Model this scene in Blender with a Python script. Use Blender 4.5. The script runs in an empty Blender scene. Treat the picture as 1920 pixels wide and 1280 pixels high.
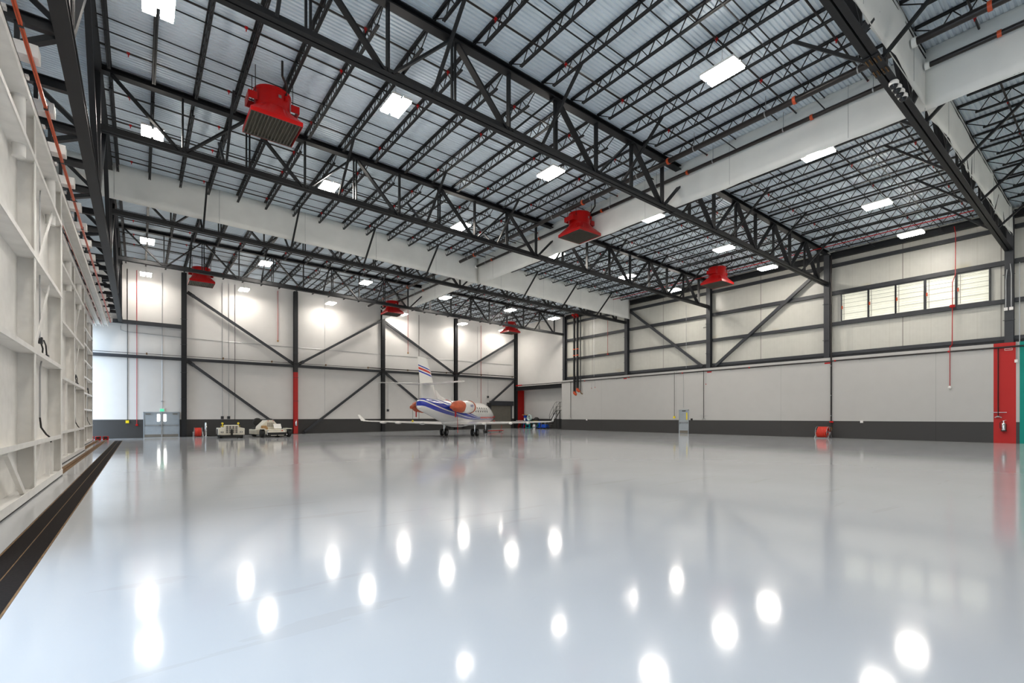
import bpy, math, random
from mathutils import Vector, Matrix
random.seed(7)
SC = bpy.context.scene
COL = SC.collection
# ------------------------------------------------------------------ survey of the hall (metres)
# X runs along the far wall (away from the hangar doors), Y runs along the hangar doors, camera stands at X=0, Y=0
CZ = 1.77                                   # eye height
FPX, HX, HY = 906.7, 960.0, 781.0           # focal length and horizon of a 17 mm shift lens, 1920x1280 frame
ANG = math.atan2(2136 - 960, FPX); S_, C_ = math.sin(ANG), math.cos(ANG)
def ray(px, py):
    u = (px - HX) / FPX; v = (HY - py) / FPX
    return (S_ * u + C_, -C_ * u + S_, v)
def onX(px, py, X):
    r = ray(px, py); t = X / r[0]; return (X, r[1] * t, r[2] * t + CZ)
def onY(px, py, Y):
    r = ray(px, py); t = Y / r[1]; return (r[0] * t, Y, r[2] * t + CZ)
COLX = [3.08, 12.16, 21.15, 30.4, 39.64]     # column lines along the far wall
COLY = [4.55, 13.82, 23.02, 32.06, 41.2]     # column lines along the right wall = truss lines
YB = 50.75                                   # far wall face
XR = 39.25                                   # concrete face of the right wall
YN = -14.0                                   # near end wall
XL = -3.4                                    # plane behind the door leaves
def zf(X): return 0.0065 * max(0.0, X)       # floor falls towards the trench drain
def zd(X): return 14.6 - 0.0208 * X          # underside of roof deck
def zbc(X): return 12.12 - 0.0218 * X        # underside of truss bottom chord
ORD = ['zeroth','first','second','third','fourth','fifth','sixth','seventh','eighth','ninth','tenth','eleventh','twelfth','thirteenth',
 'fourteenth','fifteenth','sixteenth','seventeenth','eighteenth','nineteenth','twentieth','twenty-first','twenty-second','twenty-third',
 'twenty-fourth','twenty-fifth','twenty-sixth','twenty-seventh','twenty-eighth','twenty-ninth','thirtieth']
# ------------------------------------------------------------------ materials
MATS = {}
def mat(name, col, rough=0.5, metal=0.0, var=0.06, scale=3.0, emit=None, coat=0.0, bump=0.0, spec=None):
    m = bpy.data.materials.new(name); m.use_nodes = True
    nt = m.node_tree; b = nt.nodes['Principled BSDF']
    b.inputs['Roughness'].default_value = rough; b.inputs['Metallic'].default_value = metal
    if coat: b.inputs['Coat Weight'].default_value = coat; b.inputs['Coat Roughness'].default_value = 0.08
    if spec is not None: b.inputs['Specular IOR Level'].default_value = spec
    tc = nt.nodes.new('ShaderNodeTexCoord')
    nz = nt.nodes.new('ShaderNodeTexNoise'); nz.inputs['Scale'].default_value = scale; nz.inputs['Detail'].default_value = 4
    nt.links.new(tc.outputs['Object'], nz.inputs['Vector'])
    rp = nt.nodes.new('ShaderNodeValToRGB')
    lo = [max(0, c * (1 - var)) for c in col]; hi = [min(1, c * (1 + var)) for c in col]
    rp.color_ramp.elements[0].position = 0.3; rp.color_ramp.elements[1].position = 0.7
    rp.color_ramp.elements[0].color = (*lo, 1); rp.color_ramp.elements[1].color = (*hi, 1)
    nt.links.new(nz.outputs['Fac'], rp.inputs['Fac']); nt.links.new(rp.outputs['Color'], b.inputs['Base Color'])
    if bump:
        bp = nt.nodes.new('ShaderNodeBump'); bp.inputs['Strength'].default_value = bump; bp.inputs['Distance'].default_value = 0.02
        nt.links.new(nz.outputs['Fac'], bp.inputs['Height']); nt.links.new(bp.outputs['Normal'], b.inputs['Normal'])
    if emit:
        b.inputs['Emission Color'].default_value = (*emit[0], 1); b.inputs['Emission Strength'].default_value = emit[1]
    MATS[name] = m
    return m
WHITE = mat('door_white_paint', (.82, .805, .775), .42)
WALLW = mat('wall_white', (.62, .605, .585), .6)
BLACK = mat('black_steel', (.010, .011, .013), .5, .0, spec=.35)
GREY = mat('dark_grey_steel', (.034, .037, .043), .45, spec=.4)
GALV = mat('galvanised', (.42, .43, .44), .35, .8)
CLOTH = mat('curtain_cloth', (.92, .925, .89), .55, bump=.25, scale=1.2, var=.03)
RED = mat('gloss_red', (.44, .003, .003), .28, coat=.12, spec=.35)
DRED = mat('wall_red', (.42, .012, .010), .35, var=.15)
ORANGE = mat('orange_pvc', (.62, .085, .02), .35)
TERRA = mat('orange_canvas', (.50, .095, .035), .6, var=.15, bump=.4, scale=5)
LGREY = mat('light_grey_paint', (.33, .37, .40), .45)
DARK = mat('dark_rubber', (.012, .012, .012), .7)
LOUV = mat('louver_metal', (.19, .175, .145), .45, .25)
BROWN = mat('rusty_steel', (.16, .085, .03), .7, .2, var=.35, scale=8)
YEL = mat('yellow_plastic', (.80, .62, .01), .4)
CHROME = mat('chrome', (.75, .75, .75), .12, 1.0)
CREAM = mat('tug_cream', (.74, .70, .60), .4)
TEAL = mat('teal_paint', (.0, .22, .22), .4)
BLUE = mat('blue_paint', (.0, .06, .45), .4)
HOSEW = mat('pale_hose', (.55, .68, .64), .4)
WOOD = mat('wood_tan', (.40, .24, .10), .6, var=.3, scale=12)
PIPE = mat('dark_pipe', (.014, .010, .009), .3)
GREEN = mat('exit_green', (.0, .45, .22), .4, emit=((.0, .8, .4), .7))
GLOW = mat('door_lite_glass', (.9, .9, .9), .2, emit=((1, .96, .9), 7))
LAMP = mat('lamp_diffuser', (.9, .9, .9), .3, emit=((1, .93, .84), 80))
TINT = mat('translucent_slat', (.66, .67, .58), .35, emit=((1, .98, .84), .30))
GLASS = mat('dark_glass', (.01, .012, .015), .08)
GRATE = mat('grate_steel', (.009, .006, .005), .85, .0, var=.5, scale=40, spec=.12)
TARM = mat('apron_concrete', (.5, .5, .48), .8)
JETW = mat('jet_white_plain', (.82, .81, .78), .22, coat=.5)

def nodes(m): return m.node_tree.nodes, m.node_tree.links, m.node_tree.nodes['Principled BSDF']
def mth(N, L, op, a, b=None, c=None):
    n = N.new('ShaderNodeMath'); n.operation = op
    for i, v in enumerate((a, b, c)):
        if v is None: continue
        if isinstance(v, (int, float)): n.inputs[i].default_value = v
        else: L.new(v, n.inputs[i])
    return n.outputs[0]
def mixc(N, L, fac, a, b):
    n = N.new('ShaderNodeMix'); n.data_type = 'RGBA'
    L.new(fac, n.inputs[0])
    for sock, v in ((n.inputs[6], a), (n.inputs[7], b)):
        if isinstance(v, tuple): sock.default_value = (*v, 1)
        else: L.new(v, sock)
    return n.outputs[2]
def between(N, L, v, lo, hi):
    return mth(N, L, 'MULTIPLY', mth(N, L, 'GREATER_THAN', v, lo), mth(N, L, 'LESS_THAN', v, hi))
def wall_mat(name, base, wains_z, axis, seams, panels=()):
    """painted wall: pale upper colour, dark wainscot band, vertical joints and painted panels (all fixed to the wall)"""
    m = mat(name, base, .5, var=.018, scale=1.2, spec=.25); N, L, b = nodes(m)
    src = b.inputs['Base Color'].links[0].from_socket
    tc = N.new('ShaderNodeTexCoord'); sp = N.new('ShaderNodeSeparateXYZ'); L.new(tc.outputs['Object'], sp.inputs[0])
    along = sp.outputs['XYZ'.index(axis)]; z = sp.outputs[2]
    if seams:
        fr = mth(N, L, 'FRACT', mth(N, L, 'DIVIDE', mth(N, L, 'ADD', along, 100.0 - seams[1]), seams[0]))
        joint = mth(N, L, 'LESS_THAN', fr, 0.02 / seams[0])
        src = mixc(N, L, joint, src, tuple(c * .72 for c in base))
    if wains_z:
        dark = (.052, .051, .050)
        if seams: dark = mixc(N, L, joint, dark, (.03, .03, .03))
        src = mixc(N, L, mth(N, L, 'LESS_THAN', z, wains_z), src, dark)
    for lo, hi, c in panels:
        src = mixc(N, L, between(N, L, along, lo, hi), src, c)
    L.new(src, b.inputs['Base Color'])
    return m
M_BACK = wall_mat('back_wall_paint', (.69, .675, .655), 1.54, 'X', 0, [(39.9, 41.3, (.42, .01, .008))])
M_RIGHT = wall_mat('right_wall_paint', (.475, .47, .455), 1.47, 'Y', (9.17, 6.85), [(4.25, 5.16, (.45, .02, .018)), (-20, 4.11, (.0, .25, .20))])
M_ALC = wall_mat('alcove_paint', (.60, .59, .57), 1.5, 'Y', 0)
M_FARUP = wall_mat('smooth_upper_paint', (.66, .645, .62), 0, 'Y', 0)
def panel_mat():
    m = mat('insulated_panel', (.545, .54, .49), .4, var=.03); N, L, b = nodes(m)
    src = b.inputs['Base Color'].links[0].from_socket
    tc = N.new('ShaderNodeTexCoord'); sp = N.new('ShaderNodeSeparateXYZ'); L.new(tc.outputs['Object'], sp.inputs[0])
    for period, w, c, off in ((1.07, .03, (.50, .49, .44), 0.0), (.18, .012, (.58, .575, .53), 0.0), (4.6, .05, (.24, .22, .20), 0.9)):
        fr = mth(N, L, 'FRACT', mth(N, L, 'DIVIDE', mth(N, L, 'ADD', sp.outputs[1], 100 + off), period))
        src = mixc(N, L, mth(N, L, 'LESS_THAN', fr, w / period), src, c)
    # yellowish run-off stains just above the girts
    nz = N.new('ShaderNodeTexNoise'); nz.inputs['Scale'].default_value = .55; nz.inputs['Detail'].default_value = 2
    L.new(tc.outputs['Object'], nz.inputs['Vector']); z = sp.outputs[2]; band = None
    for z0 in (6.42, 8.58, 10.82):
        f = mth(N, L, 'MULTIPLY', mth(N, L, 'GREATER_THAN', z, z0), mth(N, L, 'MAXIMUM', mth(N, L, 'SUBTRACT', 1.0, mth(N, L, 'MULTIPLY', mth(N, L, 'SUBTRACT', z, z0), 2.2)), 0.0))
        band = f if band is None else mth(N, L, 'ADD', band, f)
    blot = mth(N, L, 'MINIMUM', mth(N, L, 'MAXIMUM', mth(N, L, 'MULTIPLY', mth(N, L, 'SUBTRACT', nz.outputs['Fac'], .60), 9.0), 0.0), 1.0)
    src = mixc(N, L, mth(N, L, 'MULTIPLY', mth(N, L, 'MULTIPLY', band, blot), .6), src, (.50, .40, .17))
    L.new(src, b.inputs['Base Color']); return m
M_PANEL = panel_mat()
def floor_mat():
    m = mat('epoxy_floor', (.47, .485, .505), .1, var=.03, scale=.35); N, L, b = nodes(m)
    tc = N.new('ShaderNodeTexCoord')
    n1 = N.new('ShaderNodeTexNoise'); n1.inputs['Scale'].default_value = .55; n1.inputs['Detail'].default_value = 6
    L.new(tc.outputs['Object'], n1.inputs['Vector'])
    mr = N.new('ShaderNodeMapRange'); mr.inputs[3].default_value = .06; mr.inputs[4].default_value = .13
    L.new(n1.outputs['Fac'], mr.inputs[0]); L.new(mr.outputs[0], b.inputs['Roughness'])
    n2 = N.new('ShaderNodeTexNoise'); n2.inputs['Scale'].default_value = 3.2; n2.inputs['Detail'].default_value = 3
    L.new(tc.outputs['Object'], n2.inputs['Vector'])
    bp = N.new('ShaderNodeBump'); bp.inputs['Strength'].default_value = .035; bp.inputs['Distance'].default_value = .01
    L.new(n2.outputs['Fac'], bp.inputs['Height']); L.new(bp.outputs['Normal'], b.inputs['Normal'])
    # faint drag marks and scuffs in the coating
    w = N.new('ShaderNodeTexNoise'); w.inputs['Scale'].default_value = 1.0; w.inputs['Detail'].default_value = 5
    mp = N.new('ShaderNodeMapping'); mp.inputs['Scale'].default_value = (.25, 2.2, 1); mp.inputs['Rotation'].default_value = (0, 0, .5)
    L.new(tc.outputs['Object'], mp.inputs[0]); L.new(mp.outputs[0], w.inputs['Vector'])
    src = b.inputs['Base Color'].links[0].from_socket
    f = mth(N, L, 'MULTIPLY', mth(N, L, 'GREATER_THAN', w.outputs['Fac'], .66), .25)
    L.new(mixc(N, L, f, src, (.40, .39, .385)), b.inputs['Base Color'])
    return m
M_FLOOR = floor_mat()
def deck_mat():
    m = mat('deck_blue_grey', (.70, .79, .86), .42, var=.05, scale=.8); N, L, b = nodes(m)
    return m
M_DECK = deck_mat()
M_FIRECOL = mat('column_paint_red_base', (.014, .015, .017), .5); 
def firecol():
    N, L, b = nodes(M_FIRECOL); src = b.inputs['Base Color'].links[0].from_socket
    tc = N.new('ShaderNodeTexCoord'); sp = N.new('ShaderNodeSeparateXYZ'); L.new(tc.outputs['Object'], sp.inputs[0])
    L.new(mixc(N, L, mth(N, L, 'LESS_THAN', sp.outputs[2], 6.05), src, (.42, .008, .006)), b.inputs['Base Color'])
firecol()
def jet_mat():
    m = mat('jet_paint', (.82, .81, .78), .2, var=.01, coat=.5); N, L, b = nodes(m)
    src = b.inputs['Base Color'].links[0].from_socket
    tc = N.new('ShaderNodeTexCoord'); sp = N.new('ShaderNodeSeparateXYZ'); L.new(tc.outputs['Object'], sp.inputs[0])
    y, z = sp.outputs[1], sp.outputs[2]
    t = mth(N, L, 'MAXIMUM', mth(N, L, 'SUBTRACT', 2.5, y), 0.0)
    zl = mth(N, L, 'ADD', 1.36, mth(N, L, 'MULTIPLY', .0098, mth(N, L, 'POWER', t, 2.0)))
    wd = mth(N, L, 'ADD', .09, mth(N, L, 'MULTIPLY', .034, t))
    d = mth(N, L, 'DIVIDE', mth(N, L, 'SUBTRACT', z, zl), wd)
    for lo, hi in ((0.0, .75), (1.0, 2.2), (2.5, 3.0)):
        src = mixc(N, L, between(N, L, d, lo, hi), src, (.01, .03, .36))
    fr = mth(N, L, 'MULTIPLY', between(N, L, d, 1.2, 2.9), mth(N, L, 'GREATER_THAN', y, 3.2))
    src = mixc(N, L, fr, src, (.62, .05, .02))
    L.new(src, b.inputs['Base Color']); return m
M_JET = jet_mat()
def fin_mat():
    m = mat('fin_paint', (.82, .81, .78), .2, var=.01, coat=.5); N, L, b = nodes(m)
    src = b.inputs['Base Color'].links[0].from_socket
    tc = N.new('ShaderNodeTexCoord'); sp = N.new('ShaderNodeSeparateXYZ'); L.new(tc.outputs['Object'], sp.inputs[0])
    zz = mth(N, L, 'ADD', sp.outputs[2], mth(N, L, 'MULTIPLY', sp.outputs[1], .12))
    for lo, hi, c in ((4.20, 4.28, (.01, .03, .36)), (3.98, 4.13, (.6, .03, .02)), (3.80, 3.90, (.01, .03, .36))):
        src = mixc(N, L, between(N, L, zz, lo, hi), src, c)
    L.new(src, b.inputs['Base Color']); return m
M_FIN = fin_mat()
# ------------------------------------------------------------------ mesh building
class MB:
    def __init__(s): s.v = []; s.f = []; s.sm = []
    def add(s, vs, fs, smooth=False):
        o = len(s.v); s.v += [tuple(v) for v in vs]; s.f += [tuple(i + o for i in f) for f in fs]; s.sm += [smooth] * len(fs); return s
    def box(s, x0, x1, y0, y1, z0, z1):
        if x0 > x1: x0, x1 = x1, x0
        if y0 > y1: y0, y1 = y1, y0
        if z0 > z1: z0, z1 = z1, z0
        return s.add([(x0,y0,z0),(x1,y0,z0),(x1,y1,z0),(x0,y1,z0),(x0,y0,z1),(x1,y0,z1),(x1,y1,z1),(x0,y1,z1)],
              [(0,3,2,1),(4,5,6,7),(0,1,5,4),(1,2,6,5),(2,3,7,6),(3,0,4,7)])
    def frame(s, p, q, up=(0, 0, 1)):
        p, q = Vector(p), Vector(q); d = (q - p).normalized(); u = Vector(up)
        if abs(d.dot(u)) > .98: u = Vector((0, 1, 0)) if abs(d.y) < .9 else Vector((1, 0, 0))
        a = d.cross(u).normalized(); b = a.cross(d).normalized(); return p, q, a, b
    def bar(s, p, q, w, h, up=(0, 0, 1), oa=0.0, ob=0.0):
        p, q, a, b = s.frame(p, q, up); vs = []
        for e in (p, q):
            for i, j in ((-1,-1),(1,-1),(1,1),(-1,1)): vs.append(e + a * (oa + i * w / 2) + b * (ob + j * h / 2))
        return s.add(vs, [(0,1,2,3),(7,6,5,4),(0,4,5,1),(1,5,6,2),(2,6,7,3),(3,7,4,0)])
    def ibeam(s, p, q, depth, width, t=.02, up=(0, 0, 1)):
        s.bar(p, q, width, t, up, 0, depth / 2 - t / 2); s.bar(p, q, width, t, up, 0, -depth / 2 + t / 2); s.bar(p, q, t, depth - 2 * t, up); return s
    def tube(s, pts, r, n=8, cap=True):
        pts = [Vector(p) for p in pts]; rings = []; rr = r if isinstance(r, (list, tuple)) else [r] * len(pts)
        ref = None
        for i, p in enumerate(pts):
            d = (pts[min(i + 1, len(pts) - 1)] - pts[max(i - 1, 0)]).normalized()
            if ref is None:
                ref = Vector((0, 0, 1)) if abs(d.z) < .9 else Vector((1, 0, 0))
            a = d.cross(ref)
            if a.length < 1e-4: a = d.cross(Vector((.3, 1, .2)))
            a.normalize(); b = a.cross(d).normalized(); ref = b
            rings.append([p + (a * math.cos(2*math.pi*k/n) + b * math.sin(2*math.pi*k/n)) * rr[i] for k in range(n)])
        vs = [v for R_ in rings for v in R_]; fs = []
        for i in range(len(rings) - 1):
            for k in range(n): fs.append((i*n+k, (i+1)*n+k, (i+1)*n+(k+1)%n, i*n+(k+1)%n))
        s.add(vs, fs, True)
        if cap: s.add(rings[0], [tuple(range(n))]); s.add(rings[-1], [tuple(reversed(range(n)))])
        return s
    def lathe(s, prof, n=24, c=(0, 0, 0), axis='Z'):
        rings = []
        for r, h in prof:
            ring = []
            for k in range(n):
                a = 2 * math.pi * k / n; x, y = r * math.cos(a), r * math.sin(a)
                p = (x, y, h) if axis == 'Z' else ((h, x, y) if axis == 'X' else (x, h, y))
                ring.append((p[0] + c[0], p[1] + c[1], p[2] + c[2]))
            rings.append(ring)
        vs = [v for R_ in rings for v in R_]; fs = []
        for i in range(len(rings) - 1):
            for k in range(n): fs.append((i*n+k, i*n+(k+1)%n, (i+1)*n+(k+1)%n, (i+1)*n+k))
        return s.add(vs, fs, True)
    def loft(s, rings, smooth=True, cap=True):
        n = len(rings[0]); vs = [v for R_ in rings for v in R_]; fs = []
        for i in range(len(rings) - 1):
            for k in range(n): fs.append((i*n+k, i*n+(k+1)%n, (i+1)*n+(k+1)%n, (i+1)*n+k))
        s.add(vs, fs, smooth)
        if cap: s.add(rings[0], [tuple(reversed(range(n)))]); s.add(rings[-1], [tuple(range(n))])
        return s
    def prism(s, poly, axis, a, b):
        """poly of 2-D points extruded along an axis: X -> (y,z), Y -> (x,z), Z -> (x,y)"""
        def mk(p, t): return (t, p[0], p[1]) if axis == 'X' else ((p[0], t, p[1]) if axis == 'Y' else (p[0], p[1], t))
        n = len(poly); vs = [mk(p, a) for p in poly] + [mk(p, b) for p in poly]
        fs = [tuple(range(n)), tuple(reversed(range(n, 2*n)))] + [(k, n + k, n + (k+1)%n, (k+1)%n) for k in range(n)]
        return s.add(vs, fs)
    def build(s, name, m, parent=None, local=False, bevel=0, fix=True):
        me = bpy.data.meshes.new(name)
        off = Vector((0, 0, 0))
        if parent is not None and not local:
            o = parent
            while o is not None: off += o.location; o = o.parent
        me.from_pydata([tuple(Vector(v) - off) for v in s.v], [], s.f)
        me.polygons.foreach_set('use_smooth', s.sm)
        me.materials.append(m)
        if fix:
            import bmesh
            bm = bmesh.new(); bm.from_mesh(me); bmesh.ops.recalc_face_normals(bm, faces=bm.faces); bm.to_mesh(me); bm.free()
        if any(s.sm): me.set_sharp_from_angle(angle=math.radians(38))
        me.update()
        o = bpy.data.objects.new(name, me); COL.objects.link(o)
        if parent is not None: o.parent = parent
        if bevel:
            md = o.modifiers.new('Bevel', 'BEVEL'); md.width = bevel; md.segments = 2; md.limit_method = 'ANGLE'
        return o
def tag(o, label=None, cat=None, group=None, kind=None):
    if label: o['label'] = label
    if cat: o['category'] = cat
    if group: o['group'] = group
    if kind: o['kind'] = kind
    return o
def thing(name, label, cat, loc=(0, 0, 0), group=None, rz=0.0, kind=None):
    o = bpy.data.objects.new(name, None); COL.objects.link(o); o.location = loc; o.rotation_euler = (0, 0, rz)
    o.empty_display_size = .2
    return tag(o, label, cat, group, kind)
def struct(name, mb, m, label=None, cat=None):
    return tag(mb.build(name, m), label, cat, None, 'structure')
def copy_tree(o, parent=None):
    c = o.copy(); COL.objects.link(c)
    if parent is not None: c.parent = parent
    for ch in list(o.children): copy_tree(ch, c)
    return c
def text_mesh(name, body, size, m, parent, loc, rot, depth=.004, local=False):
    cu = bpy.data.curves.new(name, 'FONT'); cu.body = body; cu.size = size; cu.extrude = depth; cu.align_x = 'CENTER'; cu.align_y = 'CENTER'
    tmp = bpy.data.objects.new(name + '_tmp', cu); COL.objects.link(tmp)
    dg = bpy.context.evaluated_depsgraph_get(); me = bpy.data.meshes.new_from_object(tmp.evaluated_get(dg))
    bpy.data.objects.remove(tmp); me.materials.clear(); me.materials.append(m)
    o = bpy.data.objects.new(name, me); COL.objects.link(o); o.parent = parent
    off = Vector((0, 0, 0)) if local or parent is None else parent.location
    o.location = Vector(loc) - off; o.rotation_euler = rot
    return o
# ================================================================== THE SETTING
m = MB()
def fstrip(x0, x1, n=1):
    for i in range(n):
        a = x0 + (x1 - x0) * i / n; b = x0 + (x1 - x0) * (i + 1) / n
        m.add([(a, YN, zf(a)), (b, YN, zf(b)), (b, 51.4, zf(b)), (a, 51.4, zf(a)), (a, YN, -.3), (b, YN, -.3), (b, 51.4, -.3), (a, 51.4, -.3)],
              [(0, 1, 2, 3), (7, 6, 5, 4), (0, 4, 5, 1), (1, 5, 6, 2), (2, 6, 7, 3), (3, 7, 4, 0)])
fstrip(XL, -1.42); fstrip(-.96, 0); fstrip(0, 41.6)
m.box(-1.42, -.96, 46.2, 51.4, -.3, 0); m.box(-1.42, -.96, YN, 46.2, -.3, -.12)
struct('floor', m, M_FLOOR, 'glossy pale grey epoxy floor reflecting the ceiling lights', 'floor')
m = MB().box(-70, XL, -60, 70, -.35, -.02)
struct('ground_apron', m, TARM, 'concrete apron outside the open hangar door', 'ground')
# roof deck: real flutes running along X
m = MB(); prof = []; y = YN; p = .1524
while y < 51.3:
    prof += [(y, 0), (y + .075, 0), (y + .095, .045), (y + .135, .045)]; y += p
xs = [-3.6, 41.6]; vs = []
for x in xs:
    for (yy, dz) in prof: vs.append((x, yy, zd(x) + dz))
n = len(prof)
m.add(vs, [(i, i + 1, n + i + 1, n + i) for i in range(n - 1)])
for i, x in enumerate(xs): pass
m.add([(-3.6, YN - .3, zd(-3.6) + .25), (41.6, YN - .3, zd(41.6) + .25), (41.6, 51.4, zd(41.6) + .25), (-3.6, 51.4, zd(-3.6) + .25)], [(0, 1, 2, 3)])
tag(m.build('ceiling', M_DECK, fix=False), 'pale blue-grey corrugated steel roof deck above the joists', 'ceiling', None, 'structure')
struct('wall_back', MB().box(XL, 41.5, YB, YB + .3, -.2, 15), M_BACK, 'white far wall with dark grey painted band along its foot', 'wall')
struct('wall_near', MB().box(XL, 41.5, YN - .3, YN, -.2, 15), WALLW, 'white end wall behind the camera', 'wall')
m = MB().box(XR, XR + .13, YN, 41.35, 0, 6.0).box(XR + .13, 39.95, YN, YN + .2, 0, 6.0)
struct('wall_right', m, M_RIGHT, 'pale concrete lower wall with dark foot band, red and green painted panels', 'wall')
m = MB().box(39.9, 40.1, YN, 41.35, 5.0, 15)
struct('wall_right_upper', m, M_PANEL, 'off-white insulated metal wall panels above the concrete wall', 'wall')
m = MB().box(39.85, 40.1, 41.35, YB, 5.25, 15)
struct('wall_right_corner', m, M_FARUP, 'smooth pale wall above the storage alcove in the far corner', 'wall')
m = MB().box(41.2, 41.5, 40.9, YB, 0, 6).box(XR + .13, 41.5, 41.1, 41.3, 0, 6).box(39.86, 41.3, 41.2, YB, 5.3, 5.5)
struct('wall_alcove', m, M_ALC, 'pale alcove wall behind the stored ground equipment', 'wall')
m = MB().box(XL - .2, XL, YN, 51, 8.95, 15).box(XL - .2, XL, YN, -1.8, -.2, 8.95)  # lower box: unseen wall piece added to cut daylight on the near floor
struct('wall_left', m, MATS['light_grey_paint'], 'dark wall strip above the sliding hangar doors', 'wall')
# alcove header beam
m = MB().ibeam((39.6, 41.3, 5.45), (39.6, 50.6, 5.45), .5, .22, .03)
tag(m.build('header_beam', BLACK), 'black steel header beam across the top of the storage alcove', 'beam')
# trench drain ------------------------------------------------------------------
t = thing('trench_drain', 'long dark steel trench drain running along the hangar doors', 'drain', (-1.19, 16, -.1))
m = MB()
for (a, b) in ((-1.395, -1.2), (-1.185, -.985)):
    m.box(a, b, YN, 46.15, -.03, -.002)
m.build('grate', GRATE, t)
MB().box(-1.2, -1.185, YN, 46.15, -.03, -.006).build('centre_bar', BROWN, t)
for nm, a in (('edge_angle', -1.415), ('edge_angle', -.983)): MB().box(a, a + .02, YN, 46.2, -.1, .001).build(nm, BROWN, t)
# hangar door leaves --------------------------------------------------------------
def leaf(n, Xf, y0, y1, posts, girts, label, depth=.30, studs=(), whips=True, near=None):
    t = thing('door_%d' % n, label, 'hangar door', (Xf - depth / 2, (y0 + y1) / 2, .0), None, 0, 'structure')
    MB().box(Xf - depth - .04, Xf - depth, y0, y1, .06, 8.62).build('panel', WHITE, t)
    for yp in posts:
        m = MB().box(Xf - .015, Xf, yp - .2, yp, .05, 8.62).box(Xf - depth, Xf - .015, yp - .015, yp, .05, 8.62)
        m.build('post', WHITE, t)
    for (z, h) in girts:
        m = MB().box(Xf - .004, Xf + .012, y0, y1, z, z + h).box(Xf - depth, Xf, y0, y1, z, z + .015)
        m.build('girt', WHITE, t)
    m = MB().box(Xf, Xf + .014, y0, y1, 8.5, 8.65).box(Xf - depth, Xf, y0, y1, 8.5, 8.52)
    m.build('top_rail', WHITE, t)
    m = MB().box(Xf, Xf + .02, y0, y1, .035, .2).box(Xf - depth, Xf, y0, y1, .12, .14).box(Xf - depth, Xf + .0, y0, y1, .035, .06)
    m.build('bottom_rail', WHITE, t)
    MB().box(Xf - depth, Xf + .012, y0, y1, .004, .035).build('rubber_seal', DARK, t)
    for (yy, za, zb) in studs:
        MB().box(Xf - .1, Xf - .02, yy - .06, yy, za, zb).build('stud', WHITE, t)
    return t
G = [(1.13, .11), (3.19, .11), (5.33, .11), (7.48, .11)]
d1 = leaf(1, -1.85, 8.3, 19.9, [8.5, 10.3, 15.28, 19.9], G, 'nearest white steel-framed sliding hangar door leaf, its bays closest to the camera', studs=((17.6, .2, 1.13), (18.25, .2, 1.13)))
d2 = leaf(2, -2.29, 19.5, 34.1, [20.2, 24.8, 29.3, 34.1], G, 'middle white sliding hangar door leaf, set back beyond the nearest leaf', studs=((26.6, .2, 3.2), (31.6, .2, 1.13)))
G3 = [(1.10, .1), (2.18, .1), (3.22, .1), (4.24, .1), (5.27, .1), (6.33, .1), (7.36, .1)]
d3 = leaf(3, -2.72, 33.6, 47.2, [34.2, 38.2, 42.3, 47.2], G3, 'farthest white sliding hangar door leaf, touching the far wall corner')
def guide_tube(t, X, Y):
    m = MB().tube([(X, Y, 8.5), (X, Y, 7.49)], .11, 14).tube([(X, Y, 7.48), (X, Y, 7.22)], .11, 14)
    m.lathe([(.125, 8.47), (.125, 8.5)], 14, (X, Y, 0))
    m.build('guide_tube', WHITE, t)
for t_, X, ys in ((d1, -2.0, (14.35, 18.9)), (d2, -2.44, (28.4, 33.0)), (d3, -2.87, (41.4, 46.1))):
    for yy in ys: guide_tube(t_, X, yy)
def flat(t, p, q, w=.16, nm='diagonal_brace'):
    MB().bar(p, q, w, .012, (1, 0, 0)).build(nm, WHITE, t)
for (t_, X, ya, yb) in ((d1, -1.93, 15.5, 19.6), (d2, -2.37, 29.5, 33.8)):
    flat(t_, (X, yb - 1.0, 7.45), (X, ya + .6, 5.4)); flat(t_, (X, yb - 1.6, 5.3), (X, ya + .15, 3.25))
    MB().bar((X, ya + .1, .3), (X, ya + .9, 1.12), .1, .06, (1, 0, 0)).build('knee_brace', WHITE, t_)
MB().bar((-1.93, 12.6, 1.12), (-1.93, 14.3, .15), .12, .07, (1, 0, 0)).build('knee_brace', WHITE, d1)
def whip(t, X, Y):
    m = MB()
    m.tube([(X, Y, 7.55), (X, Y - .12, 7.3), (X, Y - .12, 5.4), (X, Y - .12, 3.75)], .016, 6)
    m.tube([(X, Y + .15, 3.18), (X, Y - .05, 3.0), (X, Y - .1, 2.8), (X, Y - .1, 1.75)], .018, 6)
    m.build('conduit', GALV, t)
    MB().box(X - .04, X + .04, Y - .05, Y + .08, 3.62, 3.78).box(X - .06, X + .06, Y + .75, Y + .95, 3.3, 3.42).build('junction_box', MATS['dark_grey_steel'], t)
    m = MB().tube([(X, Y - .1, 1.75), (X + .02, Y - .08, 1.5), (X + .08, Y + .2, 1.32), (X + .1, Y + .55, 1.25), (X + .12, Y + .7, 1.1)], .02, 7)
    m.tube([(X, Y + .05, 3.7), (X + .02, Y + .35, 3.75), (X + .02, Y + .7, 3.66), (X + .02, Y + .85, 3.42)], .017, 7)
    m.tube([(X, Y + .05, 3.66), (X + .02, Y + .2, 3.52), (X + .02, Y + .12, 3.35)], .017, 7)
    m.build('cable_whip', DARK, t)
whip(d1, -1.98, 17.0); whip(d2, -2.42, 31.0); whip(d3, -2.85, 44.6)
MB().box(-2.3, -2.28, 29.05, 29.32, .3, 2.9).build('door_edge_trim', WHITE, d2)  # white plate standing in for light falling on the post face
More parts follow.
